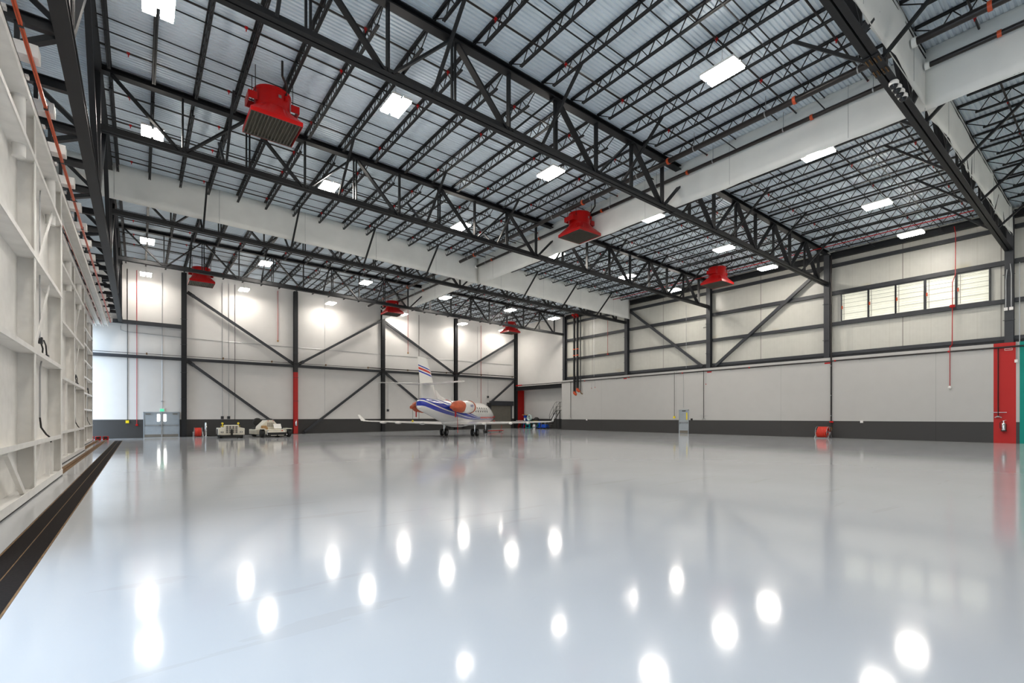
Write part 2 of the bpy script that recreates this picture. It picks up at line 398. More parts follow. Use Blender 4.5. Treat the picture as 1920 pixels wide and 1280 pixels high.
# floor rails and stops for the leaves
for i, (X, y0, lab) in enumerate(((-2.0, 19.9, 'rusty floor rail of the nearest hangar door leaf, closest to the drain'), (-2.44, 19.95, 'rusty floor rail under the middle hangar door leaf'), (-2.87, 34.2, 'rusty floor rail under the farthest hangar door leaf'))):
    m = MB().box(X - .13, X + .13, y0 - 14, 47.6, -.01, .006).box(X - .035, X + .035, y0 - 14, 47.6, .006, .05)
    tag(m.build('door_rail', BROWN), lab, 'rail', 'hangar door floor rails')
    lx = ('closest to the drain', 'in the middle of the three', 'beside the farthest leaf')[i]
    s_ = thing('rail_stop', 'red buffer stop at the end of the floor rail ' + lx, 'rail stop', (X, 47.75, 0), 'rail buffer stops')
    MB().box(X - .17, X + .17, 47.6, 47.9, 0.006, .3).build('stop_block', RED, s_, bevel=.02)
    MB().box(X - .1, X + .1, 47.5, 47.6, .12, .28).build('buffer', DARK, s_)
# head guides, conductor rails and white guide blocks over the doors
for i, (X, lab) in enumerate(((-2.04, 'white overhead guide channel above the nearest door leaf'), (-2.47, 'white overhead guide channel above the middle door leaf'), (-2.9, 'white overhead guide channel above the farthest door leaf'))):
    m = MB().box(X - .14, X + .15, 5.4, 48.6, 8.86, 8.9).box(X - .14, X - .11, 5.4, 48.6, 8.68, 8.86).box(X + .12, X + .15, 5.4, 48.6, 8.72, 8.9)
    tag(m.build('guide_channel', WHITE), lab, 'guide channel', 'overhead door guides')
for i, (X, z, lab) in enumerate(((-1.73, 9.0, 'red conductor rail along the door head, nearest to the room'), (-2.22, 8.84, 'red conductor rail between nearest and middle door guides'), (-2.66, 8.84, 'red conductor rail between middle and farthest door guides'))):
    m = MB().box(X - .03, X - .004, 5.4, 48.2, z - .03, z + .03).box(X + .004, X + .03, 5.4, 48.2, z - .03, z + .03).box(X - .012, X + .012, 5.4, 48.2, z + .0, z + .026)
    t = thing('conductor_rail', lab, 'conductor rail', (X, 27, z), 'red conductor rails')
    m.build('rail', ORANGE, t)
    m = MB()
    y = 6.5
    while y < 48:
        m.box(X - .04, X + .04, y - .03, y + .03, z - .04, z + .06); y += 3.05
    m.build('joint_clip', MATS['dark_grey_steel'], t)
k = 0; y = 9.25
while y < 48.3:
    k += 1
    t = thing('guide_block', 'white box-shaped guide block above the doors, %s from the camera' % ORD[k], 'guide block', (-1.9, y, 9.05), 'white guide blocks over the doors')
    MB().box(-2.3, -1.62, y - .16, y + .16, 9.04, 9.3).build('box_body', WHITE, t, bevel=.012)
    MB().box(-2.2, -1.9, y + .9, y + 1.02, 9.12, 9.19).build('clip_plate', WHITE, t)
    MB().bar((-1.95, y, 9.3), (-1.95, y, 9.72), .08, .08).build('hanger', BLACK, t)
    y += 2.28
# ================================================================== STEEL FRAME
TY = COLY
TN = ['first', 'second', 'third', 'fourth', 'fifth']
# --- girder over the doors
GX = -1.2
t = thing('door_girder', 'black steel girder truss running along above the hangar doors', 'girder', (GX, 20, 9.4))
MB().ibeam((GX, YN, 9.55), (GX, 50.6, 9.55), .3, .28, .03).build('bottom_chord', BLACK, t)
MB().ibeam((GX, YN, zd(GX) - .3), (GX, 50.6, zd(GX) - .3), .3, .28, .03).build('top_chord', BLACK, t)
gy = [-4.6] + TY + [50.4]
for i, yy in enumerate(gy):
    m = MB()
    for dy in (-.14, .14): m.bar((GX, yy + dy, 9.7), (GX, yy + dy, zd(GX) - .45), .1, .2, (1, 0, 0))
    m.build('post', BLACK, t)
    if i < len(gy) - 1:
        ym = (yy + gy[i + 1]) / 2
        MB().bar((GX, yy, 9.7), (GX, ym, zd(GX) - .45), .16, .16).build('diagonal', BLACK, t)
        MB().bar((GX, gy[i + 1], 9.7), (GX, ym, zd(GX) - .45), .16, .16).build('diagonal', BLACK, t)
# --- outer door-head framing: cross beams and kickers between the girder and the wall line
y = 6.97; k = 0
while y < 50:
    k += 1
    MBm = MB().ibeam((XL, y, 9.84), (GX - .1, y, 9.84), .24, .16, .02)
    t = thing('outrigger_beam', 'black outrigger beam above the doors, %s from the camera' % ORD[k], 'beam', (-2.3, y, 9.72), 'outrigger beams over the hangar doors')
    MBm.build('beam', BLACK, t)
    if k % 2 == 0:
        MB().bar((GX - .1, y, 9.95), (XL + .05, y + 1.9, 12.6), .12, .12).build('kicker', BLACK, t)
        MB().bar((GX - .15, y + .05, 9.72), (-3.0, y + 2.1, 9.85), .12, .14).build('plan_brace', BLACK, t)
    y += 2.28
tag(MB().ibeam((-3.1, YN, 12.2), (-3.1, 50.6, 12.2), .3, .2, .02).build('fascia_girt', BLACK), 'black horizontal girt high above the hangar doors by the wall', 'girt')
# --- roof trusses
def truss(i, Y):
    x0, x1 = -1.1, 39.5
    t = thing('roof_truss', {0: 'nearest black roof truss crossing the top right, dome cameras under its bottom chord', 1: 'second black roof truss from the camera, in front of the three front red foam units', 2: 'third black roof truss from the camera, just beyond the front red foam units', 3: 'fourth black roof truss from the camera, mostly behind the white cross curtain', 4: 'farthest black roof truss, just in front of the three rear red foam units'}[i], 'truss', (19.2, Y, 12), 'roof trusses')
    w = .36 if i < 2 else .3
    m = MB()
    for s in (-1, 1):
        m.bar((x0, Y + s * (w / 4 + .012), zbc(x0) + .02), (x1, Y + s * (w / 4 + .012), zbc(x1) + .02), w / 2 - .024, .03)
        m.bar((x0, Y + s * .035, zbc(x0) + .14), (x1, Y + s * .035, zbc(x1) + .14), .03, .24)
    m.build('bottom_chord', BLACK, t)
    m = MB().bar((x0, Y, zd(x0) - .11), (x1, Y, zd(x1) - .11), .32, .03).bar((x0, Y, zd(x0) - .3), (x1, Y, zd(x1) - .3), .32, .03).bar((x0, Y, zd(x0) - .2), (x1, Y, zd(x1) - .2), .03, .2)
    m.build('top_chord', BLACK, t)
    def tz(x): return zd(x) - .28
    def bz(x): return zbc(x) + .12
    bn = [1.36 + 4.57 * k for k in range(9)]
    for k, xb in enumerate(bn):
        for dx, end in ((-2.285, -1), (2.285, 1)):
            xt = xb + dx
            if xt < x0 or xt > x1 - .1: continue
            m = MB()
            for s in (-.05, .05): m.bar((xb + end * .12, Y + s, bz(xb)), (xt - end * .1, Y + s, tz(xt)), .07, .13, (0, 1, 0))
            m.build('diagonal', BLACK, t)
        m = MB()
        for s in (-.05, .05): m.bar((xb, Y + s, bz(xb)), (xb, Y + s, tz(xb)), .06, .09, (0, 1, 0))
        m.build('vertical', BLACK, t)
        xt = xb + 2.285
        if xt < x1 - .3:
            m = MB()
            for s in (-.06, .06): m.bar((xt + s, Y, bz(xt)), (xt + s, Y, tz(xt)), .06, .08, (0, 1, 0))
            m.build('vertical', BLACK, t)
    # lateral braces from the bottom chord up to the joists on either side
    for k in range(8):
        xk = 2.83 + 4.572 * k
        for s in (-1, 1):
            if i == 4 and s > 0: continue
            MB().bar((xk, Y + s * .15, zbc(xk) + .1), (xk, Y + s * 2.2, zd(xk) - .5), .09, .09).build('lateral_brace', BLACK, t)
    if i == 0:
        m = MB()
        for s in (-1, 1): m.bar((16.05, Y + s * .1, zbc(16.05) - .012), (17.2, Y + s * .1, zbc(17.2) - .012), .17, .025)
        m.build('splice_plate', BLACK, t)
        for xs_, s in ((16.3, -1), (16.3, 1), (16.95, -1), (16.95, 1)):
            for a in range(4):
                for b in (-.045, .045): MB().lathe([(.0, -.03), (.018, -.03), (.018, 0)], 8, (xs_ - .12 + a * .08, Y + s * .1 + b, zbc(xs_) - .025)).build('bolt', BROWN, t)
    else:
        for xs_ in (21.0,):
            m = MB()
            for s in (-1, 1): m.bar((xs_ - .55, Y + s * .09, zbc(xs_ - .55) - .012), (xs_ + .55, Y + s * .09, zbc(xs_ + .55) - .012), .15, .025)
            m.build('splice_plate', BLACK, t)
for i, Y in enumerate(TY): truss(i, Y)
# --- open-web joists: one of each kind built, the rest copied
def joist_proto(Lg):
    t = thing('roof_joist', 'x', 'joist')
    h = Lg / 2 - .06; D = .5
    m = MB()
    for s in (-.035, .035): m.bar((s, -h, -.03), (s, h, -.03), .05, .06)
    m.build('top_chord', BLACK, t, local=True)
    hb = h - .72; m = MB()
    for s in (-.03, .03): m.bar((s, -hb - .12, -D + .025), (s, hb + .12, -D + .025), .045, .05)
    m.build('bottom_chord', BLACK, t, local=True)
    m = MB(); npan = 13; ys = [-hb + 2 * hb * k / npan for k in range(npan + 1)]
    m.bar((0, -h + .05, -.06), (0, ys[0], -D + .03), .028, .028); m.bar((0, h - .05, -.06), (0, ys[-1], -D + .03), .028, .028)
    for k in range(npan):
        yt = (ys[k] + ys[k + 1]) / 2
        m.bar((0, ys[k], -D + .03), (0, yt, -.05), .026, .026); m.bar((0, yt, -.05), (0, ys[k + 1], -D + .03), .026, .026)
    m.build('web', BLACK, t, local=True)
    return t
JX = [-.85, .43, 1.75, 3.03, 4.46, 5.91] + [7.43 + 1.524 * k for k in range(21)]
BAYS = [(-4.6, 4.55, 'between near wall and first truss'), (4.55, 13.82, 'between first and second trusses'), (13.82, 23.02, 'between second and third trusses'),
        (23.02, 32.06, 'between third and fourth trusses'), (32.06, 41.2, 'between fourth and fifth trusses'), (41.2, 50.6, 'between fifth truss and far wall')]
proto = joist_proto(9.14); first = True
for b, (y0, y1, bn) in enumerate(BAYS):
    for j, X in enumerate(JX):
        if b == 0 and X < 13.4: continue
        if first: o = proto; first = False
        else: o = copy_tree(proto)
        o.location = (X, (y0 + y1) / 2, zd(X) - .005)
        o['label'] = 'black open-web joist, %s from the hangar doors, %s' % (ORD[j + 1], bn)
        o['group'] = 'roof joists ' + bn
# near roof deck carriers that only the floor sees stop at the first bay
# --- bridging rods and sprinkler lines (run across the joists)
def sprinkler_line(y, X0, X1, lab, step=3.05, dz=.16, r=.032, grp='sprinkler branch lines'):
    t = thing('sprinkler_pipe', lab, 'sprinkler pipe', ((X0 + X1) / 2, y, zd((X0 + X1) / 2) - dz), grp)
    MB().tube([(X0, y, zd(X0) - dz), (X1, y, zd(X1) - dz)], r, 6).build('pipe', PIPE, t)
    x = X0 + .8; k = 0
    while x < X1 - .2:
        m = MB().tube([(x - .045, y, zd(x) - dz), (x + .045, y, zd(x) - dz)], r * 1.4, 8).tube([(x, y, zd(x) - dz), (x, y, zd(x) - dz - .12)], .018, 6)
        m.build('sprinkler_head', RED, t); x += step
for b, (y0, y1, bn) in enumerate(BAYS):
    X0 = 13.4 if b == 0 else -1.1
    for q, f in enumerate((.31, .5, .69)):
        y = y0 + (y1 - y0) * f
        for nm, dz, w in (('upper', .075, .028), ('lower', .5, .03)):
            if q == 1 and nm == 'lower': continue
            MBm = MB().bar((X0, y, zd(X0) - dz), (39.5, y, zd(39.5) - dz), w, w)
            tag(MBm.build('bridging_rod', BLACK), 'thin black %s bridging rod, %s row, %s' % (nm, ORD[q + 1], bn), 'bridging rod', 'joist bridging rods')
    for q, f in enumerate((.16, .42, .84)):
        y = y0 + (y1 - y0) * f
        sprinkler_line(y, X0, 39.2, 'dark sprinkler pipe with red heads, %s line, %s' % (ORD[q + 1], bn))
# --- steel columns on the far wall
BCN = ['right of the double doors', 'second from the double doors, with a red painted lower half', 'third from the double doors, behind the jet tail', 'fourth from the double doors, behind the jet fuselage', 'in the far corner beside the roll-up door']
for i, X in enumerate(COLX):
    z1 = zd(X) - .3
    mm = M_FIRECOL if i == 1 else BLACK
    m = MB().bar((X, 50.42, zf(X)), (X, 50.42, z1), .38, .03, (0, 1, 0)).bar((X, 50.71, zf(X)), (X, 50.71, z1), .38, .03, (0, 1, 0)).bar((X, 50.56, zf(X)), (X, 50.56, z1), .02, .26, (0, 1, 0))
    t = thing('wall_column', 'dark far-wall steel column, ' + BCN[i], 'column', (X, 50.56, zf(X)), 'far wall columns')
    m.build('shaft', mm, t)
    m = MB().box(X - .26, X + .26, 50.36, 50.74, zf(X), zf(X) + .03); m.build('base_plate', BLACK, t)
    for z in (3.3, 5.6, 8.0, 10.2): MB().bar((X - .27, 50.38, z), (X + .22, 50.38, z), .02, .03).build('conduit_strut', GREY, t)
# --- columns of the right wall (their feet stand behind the concrete wall)
RCN = ['nearest, beside the red painted panel', 'right of the long brace, above the right-hand hose reel', 'between the two long braces', 'left of the downward brace, at the cross curtain end', 'in the far corner beside the black riser pipes']
for i, Y in enumerate(COLY):
    t = thing('wall_column', 'dark right-wall steel column, ' + RCN[i], 'column', (39.57, Y, zf(39)), 'right wall columns')
    z1 = 13.5
    m = MB().bar((39.42, Y, zf(39)), (39.42, Y, z1), .37, .03, (1, 0, 0)).bar((39.74, Y, zf(39)), (39.74, Y, z1), .37, .03, (1, 0, 0)).bar((39.58, Y, zf(39)), (39.58, Y, z1), .02, .3, (1, 0, 0))
    m.build('shaft', GREY, t)
    for z in (7.3, 9.9): MB().bar((39.38, Y - .25, z), (39.38, Y + .25, z), .03, .03).build('conduit_strut', GREY, t)
# --- girts
bn4 = ['left of the first column', 'between the first and second columns', 'between the second and third columns', 'between the third and fourth columns', 'between the fourth and fifth columns']
xs = [XL + .1] + COLX
for i in range(5):
    a, b = xs[i] + (.2 if i else 0), xs[i + 1] - .2
    m = MB().bar((a, 50.58, 6.74), (b, 50.58, 6.74), .2, .25)
    tag(m.build('wall_girt', GREY), 'dark mid-height steel girt on the far wall, ' + bn4[i], 'girt', 'far wall girts')
m = MB().bar((XL + .1, 50.5, 9.52), (2.9, 50.5, 9.52), .3, .3)
tag(m.build('wall_girt', GREY), 'dark upper steel girt above the double doors at door head height', 'girt', 'far wall girts')
RB = ['nearest bay', 'louvered window bay', 'rising brace bay', 'falling brace bay', 'far riser-pipe bay']
ys = [-6] + COLY
for i in range(5):
    a, b = ys[i] + (.2 if i else 0), ys[i + 1] - .2
    for q, (z0, z1) in enumerate(((6.2, 6.42), (8.34, 8.58), (10.56, 10.82), (12.55, 12.78))):
        m = MB().bar((39.78, a, (z0 + z1) / 2), (39.78, b, (z0 + z1) / 2), .22, z1 - z0)
        tag(m.build('wall_girt', GREY), 'dark right-wall steel girt, %s above the concrete, in the %s' % (ORD[q + 1], RB[i]), 'girt', 'right wall girts')
    m = MB().ibeam((39.6, a, 13.35), (39.6, b, 13.35), .42, .3, .03)
    tag(m.build('eave_beam', BLACK), 'black eave beam along the top of the right wall, in the ' + RB[i], 'beam', 'right wall eave beams')
    m = MB().box(39.66, 39.88, a, b, 6.02, 6.18)
    tag(m.build('closure_strip', BLACK), 'black closure strip on top of the concrete wall, in the ' + RB[i], 'closure strip')
# --- wall braces
def brace(p, q, lab, gus=()):
    p, q = Vector(p), Vector(q)
    t = thing('wall_brace', lab, 'brace', tuple((p + q) / 2), 'diagonal wall braces')
    nrm = (0, 1, 0) if abs(p.y - q.y) < .3 else (1, 0, 0)
    MB().bar(p, q, .22, .2, nrm).build('tube_member', GREY, t)
    for e, o in ((p, q), (q, p)):
        d = (o - e).normalized()
        MB().bar(e - d * .35, e + d * .25, .3, .03, nrm).build('gusset_plate', BLACK, t)
yb_ = 50.47
brace((3.6, yb_, 12.4), (11.7, yb_, 7.1), 'upper dark brace sloping down right above the two white tugs')
brace((3.6, yb_, 6.4), (11.0, yb_, .55), 'lower grey brace sloping down right to the white tug with wheels')
brace((12.7, yb_, 7.1), (20.7, yb_, 12.1), 'upper dark brace rising right from the red painted column')
brace((13.0, yb_, .3), (20.7, yb_, 6.4), 'lower grey brace rising right between red column and jet tail')
brace((21.6, yb_, 12.0), (29.9, yb_, 7.1), 'upper dark brace sloping down right above the jet tail')
brace((21.6, yb_, 6.4), (29.3, yb_, .6), 'lower grey brace sloping down behind the jet fin')
brace((30.9, yb_, 7.1), (39.1, yb_, 11.8), 'upper dark brace rising right to the far corner column')
brace((31.5, yb_, .6), (39.2, yb_, 6.4), 'lower grey brace rising right above the roll-up door')
brace((39.55, 31.5, 12.4), (39.55, 23.6, 6.2), 'long dark brace sloping down right on the right wall')
brace((39.55, 22.4, 6.2), (39.55, 14.4, 12.4), 'long dark brace rising right on the right wall')
# ================================================================== DRAFT CURTAINS
def curtain(p, q, zt, zb, lab, amp=.075, seed=0):
    """white fabric hanging from the deck between p and q; zt/zb give top and bottom height along X"""
    p, q = Vector((*p, 0)), Vector((*q, 0)); d = q - p; L = d.length; d.normalize(); nrm = Vector((d.y, -d.x, 0))
    nu = max(10, int(L / .35)); nv = 6; rnd = random.Random(seed)
    ph = [rnd.uniform(0, 6.28) for _ in range(5)]; vs = []
    for i in range(nu + 1):
        u = L * i / nu
        for j in range(nv + 1):
            v = j / nv
            w = amp * (.2 + .8 * v) * (math.sin(u * .9 + ph[0]) * .6 + math.sin(u * 2.1 + ph[1] + v * 1.2) * .4 + math.sin(u * 4.7 + ph[2] - v * 2) * .18)
            pt = p + d * u + nrm * w
            vs.append((pt.x, pt.y, zt(pt.x) + (zb(pt.x) - zt(pt.x)) * v))
    fs = [(i * (nv + 1) + j, (i + 1) * (nv + 1) + j, (i + 1) * (nv + 1) + j + 1, i * (nv + 1) + j + 1) for i in range(nu) for j in range(nv)]
    m = MB().add(vs, fs, True)
    t = thing('draft_curtain', lab, 'curtain', ((p.x + q.x) / 2, (p.y + q.y) / 2, 13), 'white draft curtains')
    o = m.build('fabric', CLOTH, t, fix=False); md = o.modifiers.new('Solidify', 'SOLIDIFY'); md.thickness = .01
    m = MB()
    pts = []
    for i in range(0, nu + 1, 2):
        u = L * i / nu; pt = p + d * u; pts.append((pt.x, pt.y, zb(pt.x) + .01))
    m.tube(pts, .014, 6)
    m.build('hem_bar', CLOTH, t)
    m = MB(); u = 2.2
    while u < L - .5:
        pt = p + d * u
        for s in (-.085, .085): m.tube([(pt.x + nrm.x * s, pt.y + nrm.y * s, zt(pt.x)), (pt.x + nrm.x * s, pt.y + nrm.y * s, zb(pt.x) + .05)], .006, 4)
        u += 4.57
    m.build('tie_cable', GALV, t)
ZT = lambda x: zd(x) - .03
ZBX = lambda x: 12.78 - .027 * (x + 1.5)
curtain((-3.2, 31.62), (21.0, 31.62), ZT, ZBX, 'white cross curtain in mid-hall, the part nearer the hangar doors', seed=1)
curtain((21.0, 31.62), (39.5, 31.62), ZT, ZBX, 'white cross curtain in mid-hall, the part nearer the right wall', seed=2)
ZBL = lambda x: 12.1
curtain((21.0, 4.42), (21.0, 31.62), ZT, ZBL, 'long white curtain running into the hall between first and fourth roof trusses', seed=3)
curtain((21.0, 31.62), (21.0, 50.5), ZT, lambda x: 12.35, 'long white curtain beyond the cross curtain, ending at the far wall', seed=4)
curtain((21.0, -6), (21.0, 4.42), ZT, ZBL, 'white curtain piece on the near side of the first truss, top right corner', seed=5)
curtain((8.0, 4.42), (39.3, 4.42), ZT, lambda x: 12.36 - .012 * (x - 14), 'white cross curtain along the first roof truss, top right', seed=6)
# ================================================================== CEILING LIGHTS
def light_proto():
    t = thing('ceiling_light', 'x', 'light')
    m = MB().box(-.37, -.045, -.58, .58, .0, .07).box(.045, .37, -.58, .58, .0, .07).box(-.045, .045, -.3, .3, .02, .06)
    m.build('housing', WHITE, t, local=True)
    for a, b in ((-.355, -.06), (.06, .355)):
        MB().box(a, b, -.56, .56, -.065, .002).build('diffuser', LAMP, t, local=True)
    m = MB()
    for s in (-1, 1): m.tube([(0, s * .28, .06), (0, 0, .42)], .006, 5)
    m.tube([(0, 0, .42), (0, 0, .8)], .008, 5)
    m.build('hanger_wire', GALV, t, local=True)
    return t
LX = [.43, 7.43, 15.05, 22.67, 30.3, 36.4]; LY = [8.3, 16.6, 24.5, 39.6, 48.9]
LN = ['first row', 'second row', 'third row before the cross curtain', 'fourth row', 'last row near the far wall']
proto = light_proto(); first = True
def lz(x): return 13.27 - .0165 * x
for r, Y in enumerate(LY):
    for c, X in enumerate(LX):
        o = proto if first else copy_tree(proto); first = False
        o.location = (X, Y, lz(X))
        o['label'] = 'twin-panel ceiling light, %s from hangar doors, in %s' % (ORD[c + 1], LN[r])
        o['group'] = 'twin-panel ceiling lights'
# unseen rows over the part of the hall behind the camera light it the same way
for Y in (-1.0,):
    for c, X in enumerate(LX):
        o = copy_tree(proto); o.location = (X, Y, lz(X))
        o['label'] = 'twin-panel ceiling light, %s from hangar doors, in row %s the camera' % (ORD[c + 1], 'just over' if Y > -5 else 'far behind')
        o['group'] = 'twin-panel ceiling lights'
# ================================================================== FOAM GENERATORS
def foam_proto():
    t = thing('foam_generator', 'x', 'foam generator')
    a, bz_ = .86, 0.0
    m = MB(); n = 40
    sq = []; ci = []
    for k in range(n):
        an = 2 * math.pi * k / n + math.pi / 4
        c, s = math.cos(an), math.sin(an); q = a / max(abs(c), abs(s))
        sq.append((c * q, s * q)); ci.append((c * .63, s * .63))
    m.loft([[(x, y, 0) for x, y in sq], [(x, y, .15) for x, y in sq], [(x, y, .60) for x, y in ci]], smooth=False, cap=False)
    m.loft([[(x * .985, y * .985, 0) for x, y in sq], [(x * .985, y * .985, .12) for x, y in sq], [(x * .985, y * .985, .59) for x, y in ci]], smooth=False, cap=False)
    m.loft([[(x, y, 0) for x, y in sq], [(x * .985, y * .985, 0) for x, y in sq]], smooth=False, cap=False)
    m.build('hood', RED, t, local=True)
    m = MB().lathe([(.63, .595), (.63, .62), (.61, .64), (.61, 1.18), (.64, 1.2), (.64, 1.27), (.59, 1.28), (.58, .64)], 44)
    m.build('fan_housing', RED, t, local=True)
    for sx in (-1, 1):
        m = MB().box(sx * .56, sx * .84, -.36, -.32, .72, .98).box(sx * .56, sx * .84, .32, .36, .72, .98).box(sx * .82, sx * .86, -.36, .36, .72, .98)
        m.build('mounting_bracket', RED, t, local=True)
    m = MB()
    k = -.80
    while k < .81:
        m.bar((k, -.83, .05), (k, .83, .055), .014, .125, (.85, 0, 1)); k += .1143
    m.box(-.84, .84, -.84, .84, .112, .118).box(-.84, .84, .826, .84, .002, .112).box(-.84, .84, -.84, -.826, .002, .112)
    m.build('louver', LOUV, t, local=True)
    m = MB().lathe([(0, .5), (.2, .5), (.2, .95), (0, .95)], 16)
    for an in (0, 2.1, 4.2): m.bar((0, 0, .8), (.6 * math.cos(an), .6 * math.sin(an), .8), .04, .04)
    m.build('fan_motor', DARK, t, local=True)
    m = MB().lathe([(.0, 0), (.06, 0), (.06, .16), (0, .16)], 10, (.36, -.54, .92))
    m.build('drive_nozzle', RED, t, local=True)
    MB().box(.08, .18, -.615, -.57, .92, 1.02).build('rating_plate', GALV, t, local=True)
    for sx in (-1, 1):
        for sy in (-1, 1): MB().tube([(sx * .625, sy * .34, .8), (sx * .625, sy * .34, 1.95)], .014, 5).build('hanger_rod', BLACK, t, local=True)
    m = MB().tube([(.36, -.52, 1.05), (.36, -.5, 1.3), (.3, -.75, 1.4), (.1, -1.1, 1.42), (.1, -1.1, 1.95)], .04, 8)
    m.build('foam_pipe', PIPE, t, local=True)
    return t
proto = foam_proto(); first = True
FX = [3.92, 20.05, 34.9]; FN = ['nearest the hangar doors', 'in the middle under the long curtain', 'nearest the right wall']
for r, Y in enumerate((19.65, 45.6)):
    for c, X in enumerate(FX):
        o = proto if first else copy_tree(proto); first = False
        o.location = (X, Y, 12.42 - .0195 * (X - 3.92) - (.12 if r else 0))
        o['label'] = 'red hanging foam generator, %s row, %s' % ('front' if r == 0 else 'rear', FN[c]); o['group'] = 'red foam generators'
# ================================================================== PIPES AT THE CEILING
def coupling(m, p, q, r, f):
    p, q = Vector(p), Vector(q); c = p + (q - p) * f; d = (q - p).normalized()
    m.tube([c - d * .05, c + d * .05], r * 1.25, 12)
for (X, z, r, ya, yb, lab) in ((19.25, 13.5, .115, 4.6, 31.5, 'thick dark sprinkler main left of the long curtain, in mid-hall'), (20.78, 13.45, .085, 4.6, 31.5, 'dark sprinkler main hugging the long white curtain'),
                               (19.25, 13.5, .115, 31.75, 50, 'thick dark sprinkler main beyond the cross curtain'), (20.78, 13.45, .085, 31.75, 50, 'thinner dark sprinkler main beyond the cross curtain'),
                               (19.25, 13.5, .115, -6, 4.34, 'thick dark sprinkler main in the top right corner, higher of two'), (20.78, 13.45, .085, -6, 4.34, 'dark sprinkler main in the top right corner, lower of two')):
    t = thing('sprinkler_main', lab, 'sprinkler pipe', (X, (ya + yb) / 2, z), 'sprinkler mains')
    MB().tube([(X, ya, z), (X, yb, z)], r, 16).build('pipe', PIPE, t)
    y = ya + 3.2
    while y < yb - .3:
        m = MB(); coupling(m, (X, ya, z), (X, yb, z), r, (y - ya) / (yb - ya)); y += 5.4
        m.build('coupling', ORANGE, t)
    y = ya + 1.2
    while y < yb - .3:
        MB().tube([(X, y, z + r), (X, y, zd(X))], .012, 5).lathe([(r + .012, y - .02), (r + .012, y + .02)], 16, (X, 0, z), 'Y').build('pipe_hanger', GALV, t); y += 3.05
    MB().lathe([(r + .03, ya - .02), (r + .03, ya + .1), (r, ya + .1)], 16, (X, 0, z), 'Y').build('pipe_collar', CLOTH, t)
    MB().lathe([(r, yb - .1), (r + .03, yb - .1), (r + .03, yb + .02)], 16, (X, 0, z), 'Y').build('pipe_collar', CLOTH, t)
tag(MB().tube([(36.8, 5, 13.25), (36.8, 31.5, 13.25)], .03, 8).build('conduit', RED), 'long thin red conduit under the roof by the right wall', 'conduit')
# dome cameras under the first truss
for k in range(4):
    X = 17.75 + .3 * k; z = zbc(X) - .0
    t = thing('dome_camera', 'white dome camera under the nearest truss, %s' % ['first of four, beside the bolted splice', 'second of four from the splice', 'third of four from the splice', 'last of four from the splice'][k], 'camera', (X, 4.45, z - .1), 'dome cameras on the truss')
    MB().lathe([(0, .1), (.1, .1), (.125, .06), (.125, -.01), (.11, -.03)], 20, (X, 4.45, z - .1)).build('camera_housing', WHITE, t)
    MB().lathe([(.1, -.03), (.085, -.09), (.05, -.125), (0, -.14)], 20, (X, 4.45, z - .1)).build('lens_dome', GLASS, t)
# ================================================================== RIGHT WALL FITTINGS
xw = XR - .06
t = thing('wall_pipe', 'dark horizontal pipe along the top of the right concrete wall', 'pipe', (xw, 18, 5.76), None)
MB().tube([(xw, -8, 5.74), (xw, 41.3, 5.78)], .045, 10).build('pipe', PIPE, t)
y = 1.0
while y < 41: MB().tube([(xw, y - .05, 5.75), (xw, y + .05, 5.75)], .062, 10).build('coupling', RED, t); y += 6.1
y = 2.6
while y < 41: MB().box(xw - .02, XR, y - .03, y + .03, 5.64, 5.7).tube([(xw, y, 5.78), (xw, y, 5.62)], .014, 5).build('pipe_bracket', GALV, t); y += 3.05
t = thing('wall_pipe', 'dark horizontal pipe crossing above the storage alcove header', 'pipe', (39.4, 46, 5.85))
MB().tube([(39.4, 41.2, 5.82), (39.4, 50.3, 5.86)], .045, 10).build('pipe', PIPE, t)
MB().tube([(39.4, 49.0, 5.86), (39.4, 50.2, 5.86)], .075, 10).build('red_pipe_end', RED, t)
def drop(name, lab, px, ytop, ybot, r, m_, cat='pipe', end=None, grp='pipes dropping down the right wall', X=XR - .05):
    a = onX(px, ytop, X); b = onX(px, ybot, X)
    t = thing(name, lab, cat, (X, a[1], (a[2] + b[2]) / 2), grp)
    MB().tube([(X, a[1], a[2]), (X, a[1], b[2])], r, 8).build('pipe', m_, t)
    if end == 'yellow': MB().box(X - .05, XR, a[1] - .09, a[1] + .09, b[2] - .2, b[2]).build('switch_box', YEL, t)
    if end == 'tee':
        m = MB().bar((X, a[1] - .35, b[2] + .28), (X, a[1] + .35, b[2] + .28), .03, .03).lathe([(.05, b[2]), (.05, b[2] + .08)], 10, (X, a[1], 0))
        m.tube([(X, a[1] - .14, b[2] - .02), (X, a[1], b[2] + .06), (X, a[1] + .14, b[2] - .02)], .03, 8); m.build('valve', GALV, t)
    if end == 'ball':
        MB().lathe([(0, b[2] - .16), (.07, b[2] - .12), (.09, b[2] - .05), (.06, b[2] + .02), (0, b[2] + .03)], 12, (X, a[1], 0)).build('alarm_light', WHITE, t)
    if end == 'cam':
        MB().box(X - .1, XR, a[1] - .06, a[1] + .06, b[2] - .16, b[2]).build('junction_box', WHITE, t)
    return t, a, b
drop('drop_pipe', 'thin dark pipe ending in a yellow switch box, left of the right-wall door', 1264.3, 697, 780, .014, PIPE, end='yellow')
drop('drop_pipe', 'dark hose-station pipe with valve, right of the right-wall door', 1319.3, 694, 785, .022, PIPE, end='tee')
drop('drop_pipe', 'black hose-station pipe with chrome valve on the red wall panel', 1871.5, 650, 782, .025, PIPE, end='tee')
drop('drop_pipe', 'dark hose-station pipe at the left end of the concrete wall', 1070, 716, 784, .022, PIPE, end='tee')
drop('drop_pipe', 'thin red conduit with white alarm light on the right wall', 1781, 648, 724, .018, RED, end='ball')
